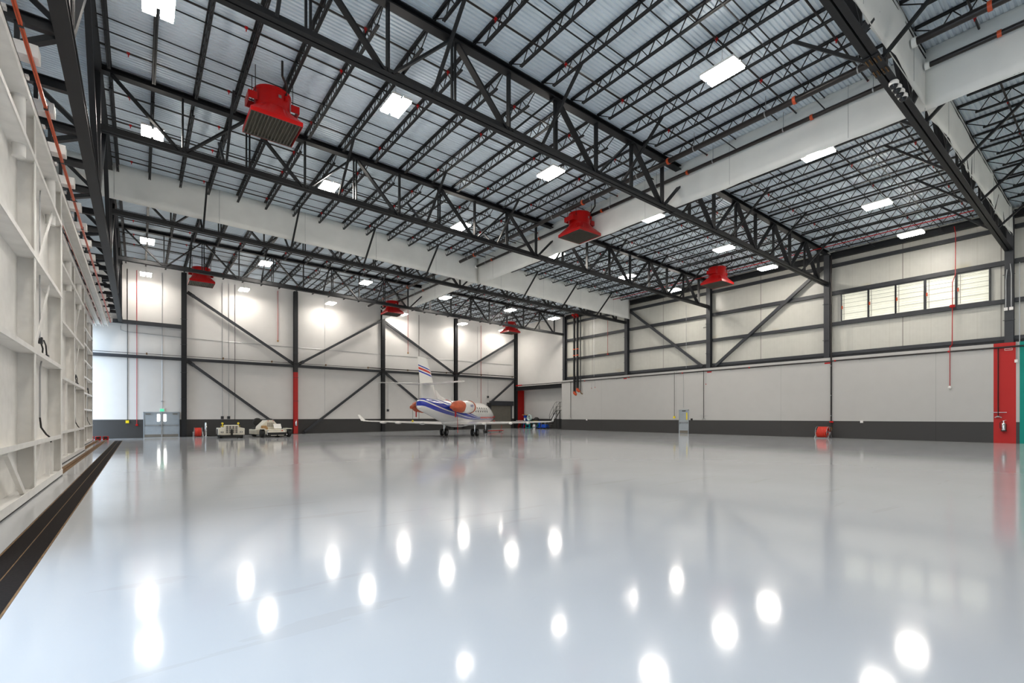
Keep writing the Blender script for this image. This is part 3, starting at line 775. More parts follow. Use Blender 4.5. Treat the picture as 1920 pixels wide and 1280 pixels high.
drop('drop_pipe', 'white conduit with white box beside the green wall panel', 1905.5, 640, 674, .02, GALV, end='cam')
for (px, yt, yb, lab) in ((1281.5, 698, 764, 'faint grey conduit above the right-wall door'), (1323.5, 698, 719, 'short grey conduit with red tip right of the hose-station pipe'), (1109, 716, 727, 'short red-tipped drop left of its twin on the concrete wall'), (1115.5, 716, 725, 'short red-tipped drop right of its twin on the concrete wall')):
    t, a, b = drop('wall_conduit', lab, px, yt, yb, .012, GALV, 'conduit', grp='short conduits on the right wall')
    if 'red' in lab: MB().lathe([(0, b[2] - .1), (.03, b[2] - .08), (.03, b[2]), (0, b[2])], 8, (XR - .05, b[1], 0)).build('red_tip', RED, t)
# riser by the hose reel
Yr = onX(1558.5, 740, XR - .08)[1]
t = thing('riser_pipe', 'tall dark riser pipe feeding the right-hand hose reel', 'pipe', (XR - .08, Yr, 4), 'pipes dropping down the right wall')
MB().tube([(XR - .08, Yr, 13.2), (XR - .08, Yr, 1.0), (XR - .08, Yr, .85), (XR - .2, Yr, .75)], .05, 10).build('pipe', PIPE, t)
for z in (1.85, 3.3, 5.4): MB().bar((XR - .16, Yr, z), (XR, Yr, z), .05, .05).build('pipe_bracket', GALV, t)
MB().box(XR - .13, XR - .03, Yr - .13, Yr + .1, 1.35, 1.45).build('valve_handle', RED, t)
MB().tube([(XR - .08, Yr, 1.05), (XR - .08, Yr, .8), (XR - .3, Yr + .05, .78)], .06, 8).build('brass_valve', BROWN, t)
# tall risers in the far corner
for (px, r, yb, lab, mm) in ((1076.8, .13, 737, 'left of the two thick black riser pipes in the far corner', 1), (1082.7, .13, 731, 'right of the two thick black riser pipes in the far corner', 1), (1088.6, .05, 736, 'thin black riser pipe beside the two thick ones', 0)):
    X = XR - .16; a = onX(px, 600, X); b = onX(px, yb, X)
    t = thing('riser_pipe', lab, 'pipe', (X, a[1], 9), 'far corner risers')
    MB().tube([(X, a[1], 13.1), (X, a[1], b[2] + .1)], r, 14).build('pipe', PIPE if False else BLACK, t)
    MB().tube([(X, a[1], b[2] + .2), (X, a[1], b[2]), (X + .12, a[1] - .1, b[2] - .12), (X + .2, a[1] - .14, b[2] - .14)], r * 1.15, 14).build('elbow', ORANGE if mm else BROWN, t)
    if mm:
        for z in (9.4, 8.7): MB().tube([(X, a[1], z - .05), (X, a[1], z + .05)], r * 1.2, 14).build('coupling', ORANGE, t)
        MB().tube([(X, a[1], 12.95), (X, a[1], 13.2), (X - .3, a[1], 13.3)], r * 1.1, 14).build('top_elbow', RED, t)
# red sprinkler drop conduits on the panel wall
for (px, yt, yb, lab) in ((1139.5, 600, 663, 'thin red conduit with red box on the panel wall in the far bay'),):
    X = 39.62; a = onX(px, yt, X); b = onX(px, yb, X)
    t = thing('wall_conduit', lab, 'conduit', (X, a[1], a[2]))
    MB().tube([(X, a[1], a[2]), (X, a[1], b[2])], .018, 6).build('conduit', RED, t)
    MB().lathe([(0, b[2] - .12), (.09, b[2] - .1), (.09, b[2]), (0, b[2] + .02)], 12, (X, b[1], 0)).build('alarm_box', RED, t)
X = 39.5; q = [onX(x, y, X) for x, y in ((1790, 425), (1792.5, 440), (1792, 515), (1786.5, 530), (1786.5, 574), (1786, 646), (1781, 652))]
t = thing('wall_conduit', 'long thin red conduit running down past the louvered windows', 'conduit', q[2])
MB().tube([(39.4, p_[1], p_[2]) for p_ in q], .022, 6).build('conduit', RED, t)
MB().lathe([(.13, -.07), (.13, .07)], 14, (39.4, q[4][1], q[4][2])).build('red_box', RED, t)
# conduits on the nearest right-wall column
t = thing('column_conduits', 'pair of grey conduits with white boxes on the nearest right-wall column', 'conduit', (39.36, 4.55, 9), None)
m = MB()
for dy, zt_ in ((.12, 9.6), (-.1, 9.9)):
    m.tube([(39.36, 4.55 + dy * .6, zt_ + .6), (39.36, 4.55 + dy, zt_), (39.36, 4.55 + dy, 8.0)], .022, 6)
m.build('conduit', GALV, t)
for dy in (.12, -.1): MB().box(39.3, 39.4, 4.55 + dy - .08, 4.55 + dy + .08, 7.85, 8.02).build('junction_box', WHITE, t)
tag(MB().tube([(39.36, 4.12, 10.5), (39.36, 4.12, 6.0)], .02, 6).build('wall_conduit', GALV), 'thin grey conduit right of the nearest right-wall column', 'conduit')
# grey conduits on the panel wall
for px, yt, yb, lab in ((1113.7, 596, 706, 'thin grey conduit on panels in the far bay'), (1286.7, 572, 690, 'thin grey conduit on panels left of the second brace foot'), (1325, 612, 690, 'thin grey conduit beside the column between the braces')):
    a = onX(px, yt, 39.6); b = onX(px, yb, 39.6)
    tag(MB().tube([(39.6, a[1], a[2]), (39.6, a[1], b[2])], .018, 6).build('wall_conduit', GALV), lab, 'conduit')
# wall camera beside the column
c0 = onX(1323, 613, 39.4)
t = thing('wall_camera', 'small white bullet camera on the right-wall column between the braces', 'camera', c0)
MB().tube([c0, (c0[0] - .3, c0[1] + .1, c0[2] - .08)], .06, 10).build('camera_housing', WHITE, t)
MB().bar((39.45, c0[1] - .15, c0[2]), c0, .03, .03).build('bracket', WHITE, t)
# small red stickers and sign
for (px, py, w, lab) in ((1552, 680.5, .42, 'small red sticker near the top of the concrete wall by the riser'), (1330, 697.2, .42, 'small red sticker near the top of the wall above the hose-station pipe'), (1172, 709.3, .42, 'small red sticker near the top of the wall in the far bay')):
    a = onX(px, py, XR - .004)
    t = thing('wall_sticker', lab, 'sticker', a, 'red wall stickers')
    MB().box(XR - .006, XR, a[1] - w / 2, a[1] + w / 2, a[2] - .05, a[2] + .05).build('sticker', RED, t)
a = onX(1891, 654.5, XR)
t = thing('wall_sign', 'small white and red sign at the top of the red wall panel', 'sign', a)
MB().box(XR - .01, XR, a[1] - .16, a[1] + .16, a[2] - .06, a[2] + .06).build('sign_board', WHITE, t)
MB().box(XR - .013, XR - .009, a[1] - .145, a[1] + .145, a[2] - .035, a[2] + .035).build('sign_band', RED, t)
# fire extinguishers
def extinguisher(loc, lab, nx, col):
    t = thing('fire_extinguisher', lab, 'fire extinguisher', loc, 'fire extinguishers')
    MB().lathe([(0, 0), (.085, 0), (.09, .03), (.09, .36), (.07, .42), (.03, .46), (.03, .5), (0, .5)], 18, loc).build('cylinder', col, t)
    m = MB().box(loc[0] - .03, loc[0] + .03, loc[1] - .03, loc[1] + .03, loc[2] + .5, loc[2] + .55).bar((loc[0], loc[1], loc[2] + .54), (loc[0] - .02, loc[1] - .12, loc[2] + .58), .03, .02)
    m.build('valve_head', CHROME, t)
    MB().tube([(loc[0], loc[1] + .04, loc[2] + .52), (loc[0] - .04, loc[1] + .15, loc[2] + .42), (loc[0] - .03, loc[1] + .14, loc[2] + .1)], .015, 6).build('hose', DARK, t)
    m = MB()
    if nx: m.box(loc[0] + .05, XR, loc[1] - .1, loc[1] + .1, loc[2] - .05, loc[2] + .35).box(loc[0] - .1, XR, loc[1] - .11, loc[1] + .11, loc[2] - .06, loc[2] - .01)
    else: m.box(loc[0] - .08, loc[0] + .08, loc[1] + .05, 50.41, loc[2] - .05, loc[2] + .3)
    m.build('wall_bracket', DARK, t)
extinguisher((XR - .14, 4.73, 1.0), 'chrome fire extinguisher hanging on the red wall panel', True, CHROME)
extinguisher((12.16, 50.3, .9), 'fire extinguisher hanging on the red painted far-wall column', False, CHROME)
for (px, py, lab, mm) in ((1289.5 + 7.5, 786, 'small black socket box right of the right-wall door', DARK), (1616, 790.3, 'small white socket box at the foot band on the right wall', WHITE), (1100.5, 786.6, 'small white socket box at the foot band near the far corner', WHITE)):
    a = onX(px, py, XR)
    tag(MB().box(XR - .07, XR, a[1] - .08, a[1] + .08, a[2] - .08, a[2] + .08).build('socket_box', mm), lab, 'socket box')
# ================================================================== DOORS AND WINDOWS
# door_4: double door with vision lites in the far wall
x0, x1, z0, z1 = .27, 2.77, .0, 2.17; yw = YB
t = thing('door_4', 'grey double door with two glowing narrow lites under the green exit sign', 'door', ((x0 + x1) / 2, yw, z0), None, 0, 'structure')
m = MB().box(x0, x0 + .06, yw - .07, yw, z0, z1).box(x1 - .06, x1, yw - .07, yw, z0, z1).box(x0, x1, yw - .07, yw, z1 - .06, z1)
m.build('door_frame', LGREY, t)
xm = (x0 + x1) / 2
for i, (a, b, lx) in enumerate(((x0 + .07, xm - .035, xm - .22), (xm + .035, x1 - .07, xm + .22))):
    d = MB().box(a, b, yw - .03, yw + .02, z0 + .04, z1 - .07).build('door_panel', LGREY, t)
    MB().box(lx - .09, lx + .09, yw - .045, yw - .028, 1.38, 1.98).build('glass_lite', GLOW, t)
    MB().box(a + .05, b - .05, yw - .1, yw - .07, 1.02, 1.08).box(a + .05, a + .12, yw - .1, yw - .03, 1.0, 1.1).box(b - .12, b - .05, yw - .1, yw - .03, .98, 1.12).build('push_bar', GALV, t)
    MB().box(a + .02, b - .02, yw - .036, yw - .03, .06, .28).build('kick_plate', LOUV, t)
    cx = a + .25 if i == 0 else b - .25
    MB().box(cx - .17, cx + .17, yw - .1, yw - .03, 1.96, 2.04).build('door_closer', LOUV, t)
MB().box(xm - .03, xm + .03, yw - .09, yw - .0, z0 + .02, z1 - .06).build('mullion', CHROME, t)
MB().box(x0, x1, yw - .12, yw, z0, z0 + .035).build('threshold', GALV, t)
t = thing('exit_sign', 'green lit EXIT sign in a white case above the double door', 'sign', (xm + .02, YB - .1, 2.24))
MB().box(xm - .17, xm + .2, YB - .08, YB - .0, 2.19, 2.47).build('sign_case', WHITE, t, bevel=.01)
MB().box(xm - .13, xm + .16, YB - .09, YB - .078, 2.23, 2.43).build('sign_face', GREEN, t)
text_mesh('sign_letters', 'EXIT', .15, WHITE, t, (xm + .015, YB - .092, 2.33), (math.pi / 2, 0, 0))
tag(MB().tube([(xm + .03, YB - .04, 2.47), (xm + .03, YB - .04, 14.0)], .022, 6).box(xm - .05, xm + .11, YB - .08, YB, 3.05, 3.13).build('wall_conduit', GALV), 'grey conduit rising from the exit sign up the far wall', 'conduit')
# door_5: side door in the right wall
y0, y1 = 24.8, 25.78; z0, z1 = .25, 2.42; xw_ = XR
t = thing('door_5', 'single pale grey door in the right wall with yellow lite', 'door', (xw_, (y0 + y1) / 2, z0), None, 0, 'structure')
MB().box(xw_ - .06, xw_, y0 - .0, y0 + .06, z0, z1).box(xw_ - .06, xw_, y1 - .06, y1, z0, z1).box(xw_ - .06, xw_, y0, y1, z1 - .06, z1).build('door_frame', LGREY, t)
MB().box(xw_ - .03, xw_ + .02, y0 + .06, y1 - .06, z0 + .02, z1 - .06).build('door_panel', LGREY, t)
MB().box(xw_ - .04, xw_ - .028, y0 + .12, y0 + .24, 1.5, 2.15).build('glass_lite', YEL, t)
MB().box(xw_ - .09, xw_ - .06, y0 + .1, y1 - .1, 1.2, 1.26).box(xw_ - .09, xw_ - .03, y0 + .1, y0 + .18, 1.18, 1.28).box(xw_ - .09, xw_ - .03, y1 - .18, y1 - .1, 1.18, 1.28).build('push_bar', GALV, t)
MB().box(xw_ - .036, xw_ - .03, y0 + .08, y1 - .08, z0 + .04, z0 + .27).build('kick_plate', LOUV, t)
MB().box(xw_ - .1, xw_ - .03, y0 + .3, y0 + .62, 2.26, 2.33).build('door_closer', DARK, t)
# door_6: roll-up door
t = thing('door_6', 'dark roll-up door in the far wall behind the jet nose', 'door', (37.3, YB, .24), None, 0, 'structure')
m = MB()
z = .24
while z < 3.3:
    m.box(35.7, 38.9, YB - .06, YB - .03, z, z + .088).box(35.7, 38.9, YB - .05, YB - .03, z + .085, z + .1); z += .1
m.build('slat_curtain', LOUV, t)
MB().box(35.45, 39.15, YB - .4, YB, 3.2, 3.8).build('roller_hood', MATS['dark_grey_steel'], t, bevel=.05)
MB().box(35.55, 35.7, YB - .1, YB, .24, 3.3).box(38.9, 39.05, YB - .1, YB, .24, 3.3).build('guide_track', MATS['dark_grey_steel'], t)
MB().box(35.0, 35.45, YB - .42, YB - .1, 3.2, 3.55).tube([(35.2, YB - .3, 3.2), (35.2, YB - .3, 2.9)], .12, 10).build('door_operator', DARK, t)
# windows: five louvered units in the right wall
WY = [(12.97, 11.43), (11.34, 9.91), (9.83, 8.42), (8.29, 6.92), (6.81, 5.42)]
WN = ['farthest', 'second from the far end', 'middle', 'second from the near end', 'nearest']
for i, (a, b) in enumerate(WY):
    t = thing('window_%d' % (i + 1), 'glowing louvered window, %s in the right-wall row of five' % WN[i], 'window', (39.8, (a + b) / 2, 8.6), 'louvered windows', 0, 'structure')
    za, zb_ = 8.58, 10.56
    MB().box(39.72, 39.9, b - .06, b, za, zb_).box(39.72, 39.9, a, a + .06, za, zb_).box(39.72, 39.9, b, a, za, za + .05).box(39.72, 39.9, b, a, zb_ - .05, zb_).build('window_frame', GREY, t)
    m = MB(); z = za + .06
    while z < zb_ - .1:
        m.bar((39.83, b, z + .07), (39.83, a, z + .07), .012, .155, (.28, 0, 1)); z += .148
    m.build('louver_slats', TINT, t)
    m = MB()
    for z in (za + .5, za + .95, za + 1.25, za + 1.5, za + 1.75, za + 1.9): m.box(39.76, 39.775, b, a, z, z + .012)
    m.box(39.755, 39.77, a - .14, a - .12, za + .1, zb_ - .1)
    m.build('linkage_bar', LOUV, t)
    MB().box(39.68, 39.74, a - .07, a + .0, za + .86, za + 1.08).build('louver_actuator', ORANGE, t)
# ================================================================== FAR WALL FITTINGS
def fdrop(px, yt, yb, r, m_, lab, end=None, name='wall_conduit', Y=YB - .05):
    a = onY(px, yt, Y); b = onY(px, yb, Y)
    t = thing(name, lab, 'conduit', (a[0], Y, (a[2] + b[2]) / 2), 'conduits on the far wall')
    MB().tube([(a[0], Y, min(a[2], 13.9)), (a[0], Y, b[2])], r, 6).build('conduit', m_, t)
    if end == 'yellow': MB().box(a[0] - .12, a[0] + .1, Y - .06, YB, b[2] - .22, b[2]).build('switch_box', YEL, t)
    if end == 'red': MB().box(a[0] - .08, a[0] + .08, Y - .06, YB, b[2] - .14, b[2]).build('call_point', RED, t)
    if end == 'grey': MB().box(a[0] - .12, a[0] + .1, Y - .08, YB, b[2] - .25, b[2]).build('isolator_box', MATS['dark_grey_steel'], t)
    if end == 'amber': MB().lathe([(0, b[2] - .2), (.08, b[2] - .16), (.08, b[2] - .03), (0, b[2])], 10, (a[0], Y - .02, 0)).build('alarm_light', WOOD, t)
    return t
fdrop(239, 470, 788, .025, PIPE, 'dark conduit ending in a yellow switch box near the hangar doors', 'yellow')
fdrop(256.5, 470, 795, .022, RED, 'red conduit ending in a red call point left of the double door', 'red')
fdrop(417, 520, 780, .02, GALV, 'grey conduit above the left tug, ending in a box', 'grey')
fdrop(429, 520, 780, .02, GALV, 'grey conduit just right of its twin above the left tug', 'grey')
fdrop(440.5, 520, 787, .02, PIPE, 'thin brown conduit between the two white tugs')
fdrop(521, 520, 637, .022, RED, 'short red conduit with amber light left of the red-based column', 'amber')
fdrop(609, 560, 777, .012, GALV, 'faint thin conduit left of the jet wing tip column')
fdrop(765, 580, 660, .022, RED, 'short red conduit with amber light above the jet fin', 'amber')
fdrop(785.5, 590, 788, .02, PIPE, 'thin dark conduit behind the jet fin')
fdrop(902, 610, 760, .022, RED, 'red conduit above the jet fuselage windows')
fdrop(727.5, 690, 767, .012, GALV, 'thin conduit and control boxes right of the third column', 'grey')
fdrop(915, 698, 742, .012, GALV, 'thin conduit with small box above the jet nose', 'grey')
fdrop(895.5, 612, 745, .012, GALV, 'faint thin conduit left of the red conduit above the jet')
t = thing('fire_pipe', 'thin red-brown pipe lying along the mid-height girt of the far wall', 'pipe', (18, 50.4, 7.0))
MB().tube([(-3.1, 50.4, 7.0), (19.5, 50.4, 7.0)], .022, 6).build('pipe', PIPE, t)
MB().tube([(19.5, 50.38, 7.02), (39.5, 50.38, 7.06)], .05, 8).build('thick_pipe', PIPE, t)
for x in (.5, 6, 10, 15, 19.4, 24, 29, 34, 38.9): MB().box(x - .05, x + .05, 50.34, 50.46, 6.93, 7.1).build('pipe_clip', BROWN, t)
tag(MB().tube([(-1.2, YB - .03, 9.2), (-1.2, YB - .03, 8.85), (-.9, YB - .03, 8.75), (3, YB - .03, 8.62), (12, YB - .03, 8.6), (21, YB - .03, 8.6), (30, YB - .03, 8.6), (39, YB - .03, 8.6)], .018, 5).build('wall_conduit', GALV), 'long thin horizontal conduit across the far wall above the girt', 'conduit')
# ================================================================== HOSE REELS
def hose_reel(loc, axis_rz, lab, r, w, post):
    t = thing('hose_reel', lab, 'hose reel', loc, 'red hose reels', axis_rz)
    m = MB(); k = int(w / .075)
    for layer, rr in enumerate((r, r * .94)):
        pts = []
        N_ = k * 14
        for i in range(N_ + 1):
            a = 2 * math.pi * i / 14; x = -w / 2 + .03 + (w - .06) * i / N_
            pts.append((x, rr * math.cos(a), r * 1.12 + rr * math.sin(a)))
        m.tube(pts, .045, 6)
    m.lathe([(r * .8, -w / 2), (r * .8, w / 2)], 24, (0, 0, r * 1.12), 'X')
    m.build('hose_coil', ORANGE_RED, t, local=True)
    m = MB()
    for s in (-1, 1):
        m.lathe([(r * 1.1, s * (w / 2 + .02)), (r * 1.13, s * (w / 2 + .02)), (r * 1.13, s * (w / 2 + .045)), (r * 1.1, s * (w / 2 + .045))], 28, (0, 0, r * 1.12), 'X')
        for a in (0, 1, 2, 3): m.bar((s * (w / 2 + .03), 0, r * 1.12), (s * (w / 2 + .03), r * 1.12 * math.cos(a * 1.57 + .4), r * 1.12 * (1 + math.sin(a * 1.57 + .4))), .02, .03)
    m.build('reel_flange', GALV, t, local=True)
    m = MB()
    for s in (-1, 1):
        x = s * (w / 2 + .1)
        m.bar((x, .32, 0), (x, 0, r * 1.15), .05, .05).bar((x, -.32, 0), (x, 0, r * 1.15), .05, .05).bar((x, -.36, .02), (x, .36, .02), .06, .04)
    m.bar((-w / 2 - .12, .3, .03), (w / 2 + .12, .3, .03), .04, .04).tube([(-w / 2 - .14, 0, r * 1.12), (w / 2 + .14, 0, r * 1.12)], .035, 8)
    m.build('stand', GALV, t, local=True)
    return t
ORANGE_RED = mat('hose_red', (.58, .03, .012), .4)
hose_reel((38.6, 13.75, zf(38.6)), math.pi / 2, 'red hose reel on a steel stand beside the right wall riser', .37, .66, False)
hose_reel((4.05, 50.0, zf(4.1)), 0, 'red hose reel at the far wall left of the white tugs', .36, .5, False)
t = thing('bollard', 'tall chrome pipe bollard right of the far-wall hose reel', 'bollard', (4.62, 49.9, zf(4.5)))
MB().lathe([(.09, 0), (.075, .02), (.075, 1.2), (.06, 1.23), (0, 1.23)], 14, (4.62, 49.9, zf(4.5))).build('post', CHROME, t)
MB().box(4.5, 4.74, 49.77, 50.03, zf(4.5), zf(4.5) + .015).build('base_plate', GALV, t)
tag(MB().tube([(4.9 + .5 * math.cos(a * .5) * (1 - a * .012) + a * .02, 50.2 + .22 * math.sin(a * .5), zf(5) + .04 + .012 * (a % 5)) for a in range(40)], .035, 6).build('coiled_hose', DARK), 'black coiled hose on the floor between hose reel and left tug', 'hose')
# ================================================================== GROUND TUGS
def wheel(m, x, y, r, w):
    m.lathe([(0, -w / 2), (r * .8, -w / 2), (r, -w * .35), (r, w * .35), (r * .8, w / 2), (0, w / 2)], 22, (x, y, r), 'X')
# left tug: grille end towards the camera
t = thing('baggage_tug', 'boxy cream-white tow tug with front grille and two yellow beacons', 'tug', (6.0, 46.2, zf(6)), None, -.06)
b = MB()
b.prism([(-.9, .32), (-.55, .2), (.55, .2), (.9, .32), (.92, .78), (.5, .9), (-.5, .9), (-.92, .78)], 'Y', -1.6, -1.45)
b.box(-.92, -.6, -1.5, 1.4, .26, .8).box(.6, .92, -1.5, 1.4, .26, .8).box(-.6, .6, .3, 1.5, .26, .85)
b.build('body', CREAM, t, local=True, bevel=.03)
MB().box(-.5, .5, -1.63, -.4, .3, 1.06).build('hood', CREAM, t, local=True, bevel=.04)
m = MB()
for i in range(4):
    for j in range(6): m.box(-.4 + i * .215, -.245 + i * .215, -1.642, -1.625, .42 + j * .1, .48 + j * .1)
m.build('grille', DARK, t, local=True)
for s in (-1, 1): MB().box(s * .58, s * .76, -1.62, -1.585, .45, .55).build('headlight', GLASS, t, local=True); MB().box(s * .62, s * .72, -1.63, -1.6, .475, .525).build('headlight_lens', WHITE, t, local=True)
for sx in (-.72, .72):
    for sy in (-1.0, 1.0):
        m = MB(); wheel(m, sx, sy, .31, .26); m.build('wheel', DARK, t, local=True)
MB().box(-.62, .62, -.35, .35, .62, .72).box(-.5, .5, .3, .5, .6, 1.1).build('seat', DARK, t, local=True)
MB().lathe([(.17, .98), (.2, 1.0), (.17, 1.02)], 18, (-.3, -.25, 0)).tube([(-.3, -.45, .9), (-.3, -.25, 1.0)], .02, 6).build('steering_wheel', DARK, t, local=True)
for x in (-.62, .5):
    MB().lathe([(.0, .9), (.13, .9), (.13, .93), (.03, .95), (.03, 1.08), (.075, 1.1), (.085, 1.16), (.06, 1.22), (0, 1.23)], 14, (x, -1.1, .04)).build('beacon', YEL, t, local=True)
MB().box(-.07, .07, -1.72, -1.6, .22, .62).box(-.03, .03, -1.7, -1.64, .6, .75).build('tow_hitch', DARK, t, local=True)
MB().box(-.8, .8, -1.66, -1.5, .1, .26).build('bumper', DARK, t, local=True)
for s in (-1, 1): MB().box(s * .9, s * .96, -.6, .2, .3, .72).build('step_panel', DARK, t, local=True)
# right tug: low towbarless tractor
t = thing('pushback_tug', 'low cream-white pushback tug with sloped rear deck and black wheels', 'tug', (8.95, 45.6, zf(9)), None, .05)
b = MB().box(-1.2, 1.2, -.4, 2.2, .22, .62).box(-1.2, -.84, -1.95, -.4, .68, .74).box(.84, 1.2, -1.95, -.4, .68, .74).box(-.84, -.7, -1.7, -.4, .22, .6).box(.7, .84, -1.7, -.4, .22, .6).box(-.62, .62, -1.9, -.3, .45, .62)
b.build('body', CREAM, t, local=True, bevel=.04)
MB().prism([(-.95, .6), (.7, .6), (.62, .95), (.22, 1.42), (-.28, 1.42), (-.78, .9)], 'Y', .0, 1.5).build('engine_cover', CREAM, t, local=True, bevel=.03)
m = MB()
for i in range(7): m.box(-.26 + i * .075, -.225 + i * .075, -.015, .0, .85, 1.22)
m.build('grille', LOUV, t, local=True)
for x in (-.2, .2): MB().box(x - .03, x + .03, -.03, 0, 1.33, 1.39).build('marker_light', RED, t, local=True)
MB().add([(.18, -.42, .72), (.78, -.42, .72), (.78, -.1, 1.1), (.18, -.1, 1.1), (.18, -.38, .68), (.78, -.38, .68), (.78, -.05, 1.06), (.18, -.05, 1.06)], [(0,1,2,3),(7,6,5,4),(0,4,5,1),(1,5,6,2),(2,6,7,3),(3,7,4,0)]).build('instrument_hood', WHITE, t, local=True)
MB().box(-.75, -.3, -.35, .0, .62, .82).box(-.75, -.3, -.05, .05, .62, .95).build('seat', WOOD, t, local=True)
for sx in (-1.03, 1.03):
    m = MB(); wheel(m, sx, -1.55, .36, .3); m.build('wheel', DARK, t, local=True)
for sx in (-.95, .95):
    m = MB(); wheel(m, sx, 1.5, .4, .35); m.build('wheel', DARK, t, local=True)
m = MB(); 
for x, zc_ in ((-.66, 1.25), (.36, 1.2)): m.lathe([(0, -.14), (.28, -.14), (.36, -.06), (.36, .06), (.28, .14), (0, .14)], 20, (x, 1.65, zc_), 'Y')
m.build('spare_wheels', DARK, t, local=True)
MB().box(-.72, .72, -2.1, -1.7, .14, .42).box(-.8, .8, -1.8, -1.6, .1, .3).build('cradle_gate', DARK, t, local=True, bevel=.03)
MB().add([(-.68, -2.0, .42), (.68, -2.0, .42), (.55, -1.7, .64), (-.55, -1.7, .64), (-.68, -1.9, .40), (.68, -1.9, .40), (.55, -1.6, .6), (-.55, -1.6, .6)], [(0,1,2,3),(7,6,5,4),(0,4,5,1),(1,5,6,2),(2,6,7,3),(3,7,4,0)]).build('cradle_ramp', CREAM, t, local=True)
for s in (-1, 1):
    MB().bar((s * .74, -2.0, .2), (s * .6, -1.7, .6), .1, .08).build('lift_arm', GALV, t, local=True)
MB().box(.38, .46, -1.95, -1.9, .52, .6).build('marker_light', ORANGE, t, local=True)
MB().box(-.5, -.06, -2.12, -2.09, .16, .2).box(.06, .5, -2.12, -2.09, .16, .2).build('number_strip', CREAM, t, local=True)
# ================================================================== BUSINESS JET
JP = (21.5, 35.2, zf(21.5)); JR = -math.radians(52.1)
jet = thing('business_jet', 'white business jet with blue and red stripes and orange engine covers', 'aircraft', JP, None, JR)
SEC = [(9.65,1.5,.04,.04),(9.5,1.52,.16,.15),(9.1,1.56,.33,.30),(8.4,1.64,.54,.50),(7.6,1.74,.72,.70),(7.0,1.84,.80,.84),(6.3,1.92,.87,.95),(5.5,1.95,.90,.99),(0,1.95,.92,1.0),
       (-2.2,1.97,.91,.97),(-3.6,2.08,.82,.86),(-5,2.24,.66,.72),(-6.3,2.38,.52,.58),(-7.2,2.46,.43,.49),(-7.6,2.49,.36,.42),(-7.8,2.50,.2,.25)]
def sec(y):
    for a, b in zip(SEC, SEC[1:]):
        if b[0] <= y <= a[0]:
            f = (a[0] - y) / (a[0] - b[0]); return [p + (q - p) * f for p, q in zip(a, b)][1:]
    return SEC[-1][1:]
rings = []
ys_ = []
for a, b in zip(SEC, SEC[1:]):
    k = max(1, int((a[0] - b[0]) / .5))
    for i in range(k): ys_.append(a[0] + (b[0] - a[0]) * i / k)
ys_.append(SEC[-1][0])
for y in ys_:
    zc, rx, rz = sec(y); rings.append([(rx * math.cos(2*math.pi*k/40), y, zc + rz * math.sin(2*math.pi*k/40)) for k in range(40)])
MB().loft(rings).build('fuselage', M_JET, jet, local=True)
rings = []
for i in range(15):
    f = i / 14; y = 3.0 - 6.4 * f; s = math.sin(math.pi * min(1, max(0, .04 + .92 * f))) ** .6
    rings.append([(.86 * s * math.cos(2*math.pi*k/28), y, 1.22 + .46 * s * math.sin(2*math.pi*k/28)) for k in range(28)])
MB().loft(rings).build('belly_fairing', JETW, jet, local=True)
def foil(le, te, x, z, th):
    c = le - te; pts = []
    P_ = [(0, 0), (.03, .35), (.12, .75), (.3, 1.0), (.5, .9), (.75, .5), (1, .03)]
    for u, h in P_: pts.append((x, le - c * u, z + th * h * .6))
    for u, h in reversed(P_[1:-1]): pts.append((x, le - c * u, z - th * h * .4))
    return pts
for s in (1, -1):
    rg = [foil(1.9, -1.9, s * .3, 1.02, .34), foil(1.35, -1.55, s * 1.6, 1.05, .28), foil(.45, -1.5, s * 4.2, 1.12, .2), foil(-.75, -1.75, s * 8.0, 1.24, .1), foil(-.95, -1.85, s * 8.25, 1.30, .09)]
    w_ = MB().loft(rg).build('wing', JETW, jet, local=True)
    rg = []
    for f in (0, .15, .5, 1.0):
        le = -.95 - .65 * f ** .6; te = -1.85 - .12 * f; xx = 8.22 + .24 * f; zz = 1.30 + .5 * f; pts = []
        for (_, y, dz) in foil(le, te, 0, 0, .07): pts.append((s * (xx + dz), y, zz))
        rg.append(pts)
    MB().loft(rg).build('winglet', JETW, jet, local=True)
    for xf in (2.7, 4.9, 6.3): 
        m = MB(); rr = []
        for i in range(9):
            f = i / 8; r_ = .11 * math.sin(math.pi * (.05 + .9 * f)) ** .7; y = -.9 - 1.15 * f
            rr.append([(s * xf + r_ * math.cos(2*math.pi*k/10), y, 1.02 + .02 * xf + r_ * math.sin(2*math.pi*k/10)) for k in range(10)])
        m.loft(rr).build('flap_fairing', JETW, w_, local=True)
    rg = [foil(-6.1, -7.6, s * .02, 3.95, .16), foil(-6.45, -7.75, s * 1.2, 3.98, .13), foil(-7.25, -8.0, s * 3.15, 4.06, .07)]
    MB().loft(rg).build('stabilizer', JETW, jet, local=True)
def vfoil(le, te, z, th):
    c = le - te; P_ = [(0, 0), (.04, .5), (.25, 1), (.5, .9), (.8, .4), (1, .03)]
    return [(th * h / 2, le - c * u, z) for u, h in P_] + [(-th * h / 2, le - c * u, z) for u, h in reversed(P_[1:-1])]
MB().loft([vfoil(-4.3, -7.35, 2.6, .3), vfoil(-5.0, -7.55, 3.4, .26), vfoil(-6.3, -8.05, 5.5, .18), vfoil(-6.55, -8.12, 5.8, .12)]).build('fin', M_FIN, jet, local=True)
MB().loft([vfoil(-2.6, -5.2, 2.75, .16), vfoil(-3.1, -5.2, 3.05, .15), vfoil(-4.2, -5.3, 3.25, .13), vfoil(-4.85, -5.5, 3.6, .10)]).build('dorsal_fin', JETW, jet, local=True)
MB().tube([(.0, -7.0, 2.75), (.0, -7.75, 5.6)], .012, 4).build('rudder_gap', DARK, jet, local=True) if False else None
NX, NZ = 1.58, 2.40
